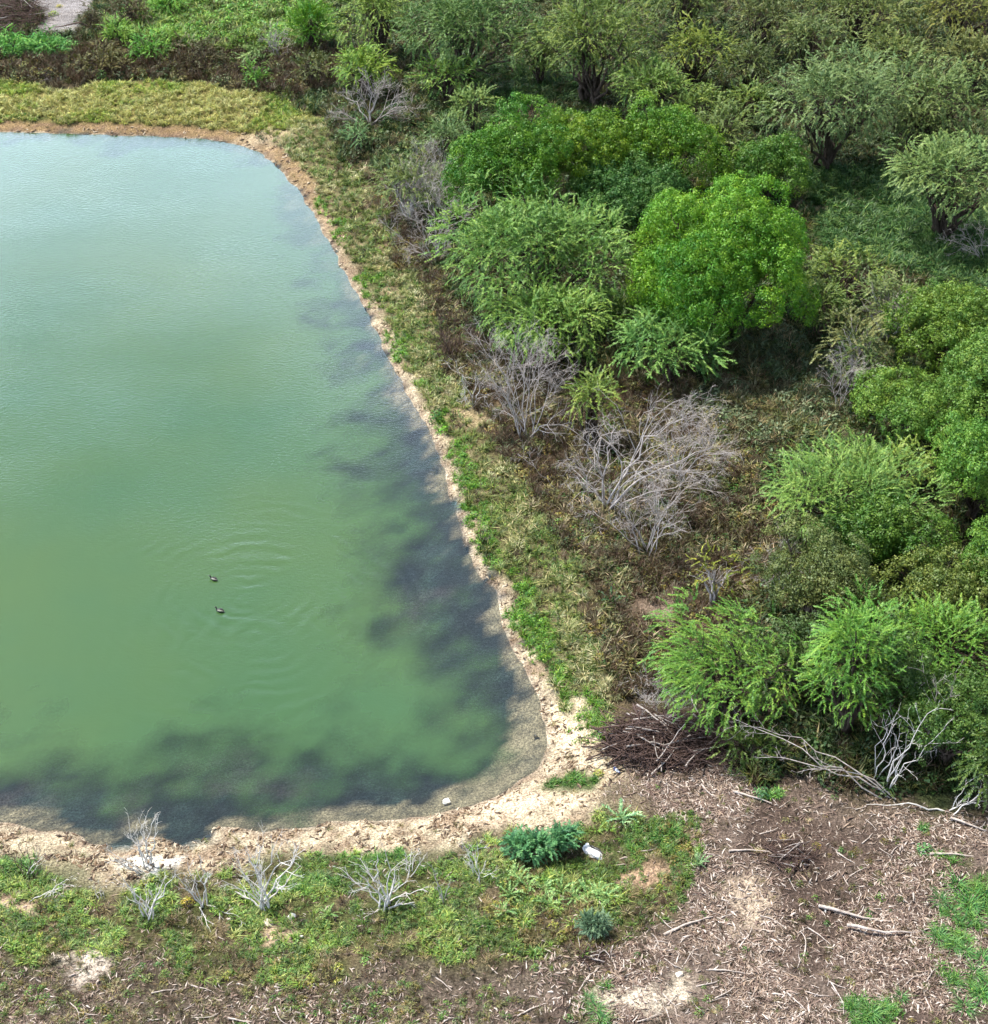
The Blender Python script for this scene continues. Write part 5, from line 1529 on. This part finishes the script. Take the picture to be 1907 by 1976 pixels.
plant('grass_tuft', 'green tuft in the wood chips near the low forked snag', 'grass tuft', 1785, 1640, 40, 'forb', (0.10, 0.24, 0.08), 1, None, 0.6)
plant('grass_tuft', 'small green tuft on the wood chips, above the one near the forked snag', 'grass tuft', 1782, 1602, 30, 'forb', (0.10, 0.22, 0.07), 2, None, 0.6)
plant('grass_tuft', 'single green tuft right of the bottom centre sticks', 'grass tuft', 1738, 1925, 32, 'tuft', (0.09, 0.22, 0.06), 2, None, 0.6)
plant('grass_tuft', 'yellow-green tuft on the gravel in the far left corner', 'grass tuft', 104, 28, 26, 'forb', (0.22, 0.32, 0.03), 1, None, 0.5)
plant('grass_tuft', 'yellowish tuft on the gravel behind the yellow-green one', 'grass tuft', 115, 14, 20, 'forb', (0.33, 0.30, 0.04), 0, None, 0.5)
plant('grass_tuft', 'pale straw tuft at the edge of the far gravel', 'grass tuft', 210, 52, 30, 'tuft', (0.55, 0.52, 0.22), 0, None, 0.8)


# ------------------------------------------------------------------ stones, litter, ducks
def blob(seed, sub, amp, scale, flat_z=0.0):
    import bmesh
    bm = bmesh.new()
    bmesh.ops.create_icosphere(bm, subdivisions=sub, radius=1.0)
    rng = np.random.RandomState(seed)
    dirs = nrm(rng.normal(size=(12, 3))); off = rng.uniform(0.42, 0.82, 12)
    for v in bm.verts:
        c = np.array(v.co)
        for d, o_ in zip(dirs, off):                       # chip facets off
            e = float(c @ d) - o_
            if e > 0: c = c - d * e * 0.97
        c = c * (1 + amp * rng.normal() * 0.15)
        c = c * np.array(scale)
        c[2] = max(c[2], flat_z)
        v.co = c
    me = bpy.data.meshes.new('stone'); bm.to_mesh(me); bm.free()
    return me


def stone(name, label, cat, px, py, w, h, m, seed, group=None):
    x, y, z_, s = G(px, py)
    r = w / s / 2
    o = obj(name, blob(seed, 3, 0.08, (r, r * 0.85, h), -h * 0.25), m, None, (x, y, max(z_, -0.02) + h * 0.1), seed * 1.3)
    return tag(o, label, cat, group)


stone('rock', 'white angular rock at the water edge of the near shore', 'rock', 863, 1550, 20, 0.17, 'rock', 1)
stone('rock', 'pale boulder sitting on the small sandy mound in the near weeds', 'rock', 519, 1782, 22, 0.14, 'limestone', 2)
stone('rock', 'small white stone right of the pale boulder', 'rock', 583, 1808, 10, 0.07, 'rock', 3)
stone('rock', 'white flat stone under the large fan-shaped white dead shrub', 'rock', 563, 1768, 20, 0.08, 'rock', 4)
stone('rock', 'tiny white stone in the dark soil near the bottom edge', 'rock', 587, 1932, 8, 0.06, 'rock', 5)
stone('rock', 'small white stone among the wood chips right of the bare sand', 'rock', 1593, 1758, 10, 0.07, 'rock', 6)
stone('rock', 'long pale slab standing in the dry grass near the bottom', 'rock', 1312, 1882, 22, 0.10, 'limestone', 8)
stone('rock', 'small dark stone in the shallows of the pond corner', 'rock', 1035, 1424, 14, 0.06, 'bill', 9)
rsx = np.random.RandomState(77)
for q in range(10):
    stone('rock', 'small chalky white stone in the pale patch on the near shore, %s from the left' % ORD[q], 'rock', 242 + q * 8 + rsx.rand() * 4, 1658 + rsx.rand() * 20, rsx.uniform(8, 16), 0.06, 'rock', 20 + q, 'chalky stones on the near shore')


def crumple(seed, a, b, c, amp):
    import bmesh
    bm = bmesh.new(); bmesh.ops.create_icosphere(bm, subdivisions=4, radius=1.0)
    rng = np.random.RandomState(seed)
    ds = nrm(rng.normal(size=(14, 3)))
    for v in bm.verts:
        p = np.array(v.co)
        k = 1 + amp * sum(math.sin(5 * float(p @ d) + i) for i, d in enumerate(ds)) / 4
        p = p * k * np.array([a, b, c]); p[2] = max(p[2], -c * 0.3)
        v.co = p
    me = bpy.data.meshes.new('crumpled_plastic'); bm.to_mesh(me); bm.free()
    return me


x, y, z_, s = G(1144, 1650)
bag = thing('plastic_bag', 'crumpled white and black plastic bag lying beside the blue-green shrub', 'bag', (x, y, z_ + 0.05), R(-38))
bag.scale = (1.25, 1.25, 1.25)
obj('bag_body', crumple(1, 0.30, 0.13, 0.11, 0.22), 'plastic', bag).location = (0.02, 0, 0.04)
obj('bag_knot', crumple(2, 0.09, 0.10, 0.09, 0.25), 'plastic', bag).location = (-0.24, 0.07, 0.06)
obj('black_fold', crumple(3, 0.24, 0.07, 0.06, 0.25), 'black', bag).location = (0.04, 0.15, 0.03)


def lathe(profile, sides=14):
    """profile of (x along axis, radius)"""
    pr = np.array(profile)
    an = np.arange(sides) * 2 * math.pi / sides
    V = np.stack([np.repeat(pr[:, 0], sides), np.outer(pr[:, 1], np.cos(an)).ravel(), np.outer(pr[:, 1], np.sin(an)).ravel()], 1)
    k = len(pr); j = np.arange(k - 1)[:, None] * sides; q = np.arange(sides)[None]; q2 = (q + 1) % sides
    F = np.stack([j + q, j + q2, j + sides + q2, j + sides + q], -1).reshape(-1, 4)
    return V, F


x, y, z_, s = G(1190, 1488)
bt_ = thing('plastic_bottle', 'small white and blue plastic bottle lying by the brush pile', 'bottle', (x, y, z_ + 0.06), R(-52))
V, F = lathe([(-0.14, 0.001), (-0.14, 0.05), (-0.13, 0.058), (-0.02, 0.058), (0.0, 0.052), (0.02, 0.058), (0.08, 0.056), (0.12, 0.03), (0.15, 0.02), (0.15, 0.001)])
obj('bottle_body', mesh_from('bottle_body', V, F, 4, smooth=True), 'plastic', bt_)
V, F = lathe([(-0.115, 0.0605), (-0.115, 0.062), (-0.03, 0.062), (-0.03, 0.0605)])
obj('bottle_label', mesh_from('bottle_label', V, F, 4, smooth=True), 'blue', bt_)
V, F = lathe([(0.15, 0.001), (0.15, 0.026), (0.175, 0.026), (0.175, 0.001)])
obj('bottle_cap', mesh_from('bottle_cap', V, F, 4, smooth=True), 'blue', bt_)


def duck(label, px, py, yaw, scale, turn):
    x, y, _ = unproj(px, py, 0.07)
    d = thing('duck', label, 'duck', (float(x), float(y), 0.0), yaw, 'ducks swimming on the pond')
    # one skin from tail to head: centre line, half width, half height
    sec = [(-0.27, 0, 0.085, 0.004, 0.004), (-0.24, 0, 0.075, 0.022, 0.012), (-0.18, 0, 0.055, 0.055, 0.045), (-0.08, 0, 0.045, 0.088, 0.072), (0.03, 0, 0.045, 0.095, 0.080),
           (0.11, 0, 0.05, 0.078, 0.074), (0.155, 0, 0.075, 0.050, 0.055), (0.175, turn * 0.01, 0.115, 0.030, 0.034), (0.185, turn * 0.02, 0.15, 0.028, 0.030),
           (0.20, turn * 0.03, 0.18, 0.034, 0.034), (0.225, turn * 0.035, 0.19, 0.033, 0.032), (0.25, turn * 0.04, 0.185, 0.02, 0.02), (0.262, turn * 0.04, 0.182, 0.003, 0.003)]
    sides = 14; an = np.arange(sides) * 2 * math.pi / sides
    C = np.array([q[:3] for q in sec]); T = nrm(np.gradient(C, axis=0))
    VV = []
    for c, t, q in zip(C, T, sec):
        sd = nrm(np.cross([0, 0, 1.0], t) + 1e-9); upv = np.cross(t, sd)
        for a in an:
            VV.append(c + sd * q[3] * math.cos(a) + upv * q[4] * math.sin(a))
    k = len(sec); j = np.arange(k - 1)[:, None] * sides; qv = np.arange(sides)[None]; q2 = (qv + 1) % sides
    F = np.stack([j + qv, j + q2, j + sides + q2, j + sides + qv], -1).reshape(-1, 4)
    obj('body', mesh_from('body', np.array(VV), F, 4, smooth=True), 'feather', d)
    # folded wings
    for sgn in (-1, 1):
        n = 10; u = np.linspace(0, 1, n)
        P = np.stack([0.09 - 0.31 * u, sgn * (0.07 + 0.022 * np.sin(u * 3.1) - 0.035 * u), 0.085 + 0.02 * np.sin(u * 3.1)], 1)[None]
        Rr = (0.036 * np.sin(0.25 + u * 2.8) + 0.003)[None]
        V, Fw = tubes([(P, Rr, 8)])
        obj('wing', mesh_from('wing', V, Fw, 4, smooth=True), 'feather' if sgn < 0 else 'pale_feather', d)  # one wing lighter: the back's highlight is put into its colour
    V, Fb = lathe([(0, 0.018), (0.02, 0.015), (0.05, 0.016), (0.06, 0.002)], 10)
    b = obj('bill', mesh_from('bill', V * np.array([1, 1, 0.6]), Fb, 4, smooth=True), 'bill', d)
    b.location = (0.253, turn * 0.04, 0.18)
    d.scale = (scale,) * 3
    return d


duck('dark duck with a highlight painted on one wing, the farther of the two on the pond', 412, 1116, R(150), 0.80, 0.5)
duck('dark duck with a highlight painted on one wing, the nearer of the two on the pond', 424, 1177, R(158), 0.84, -0.5)
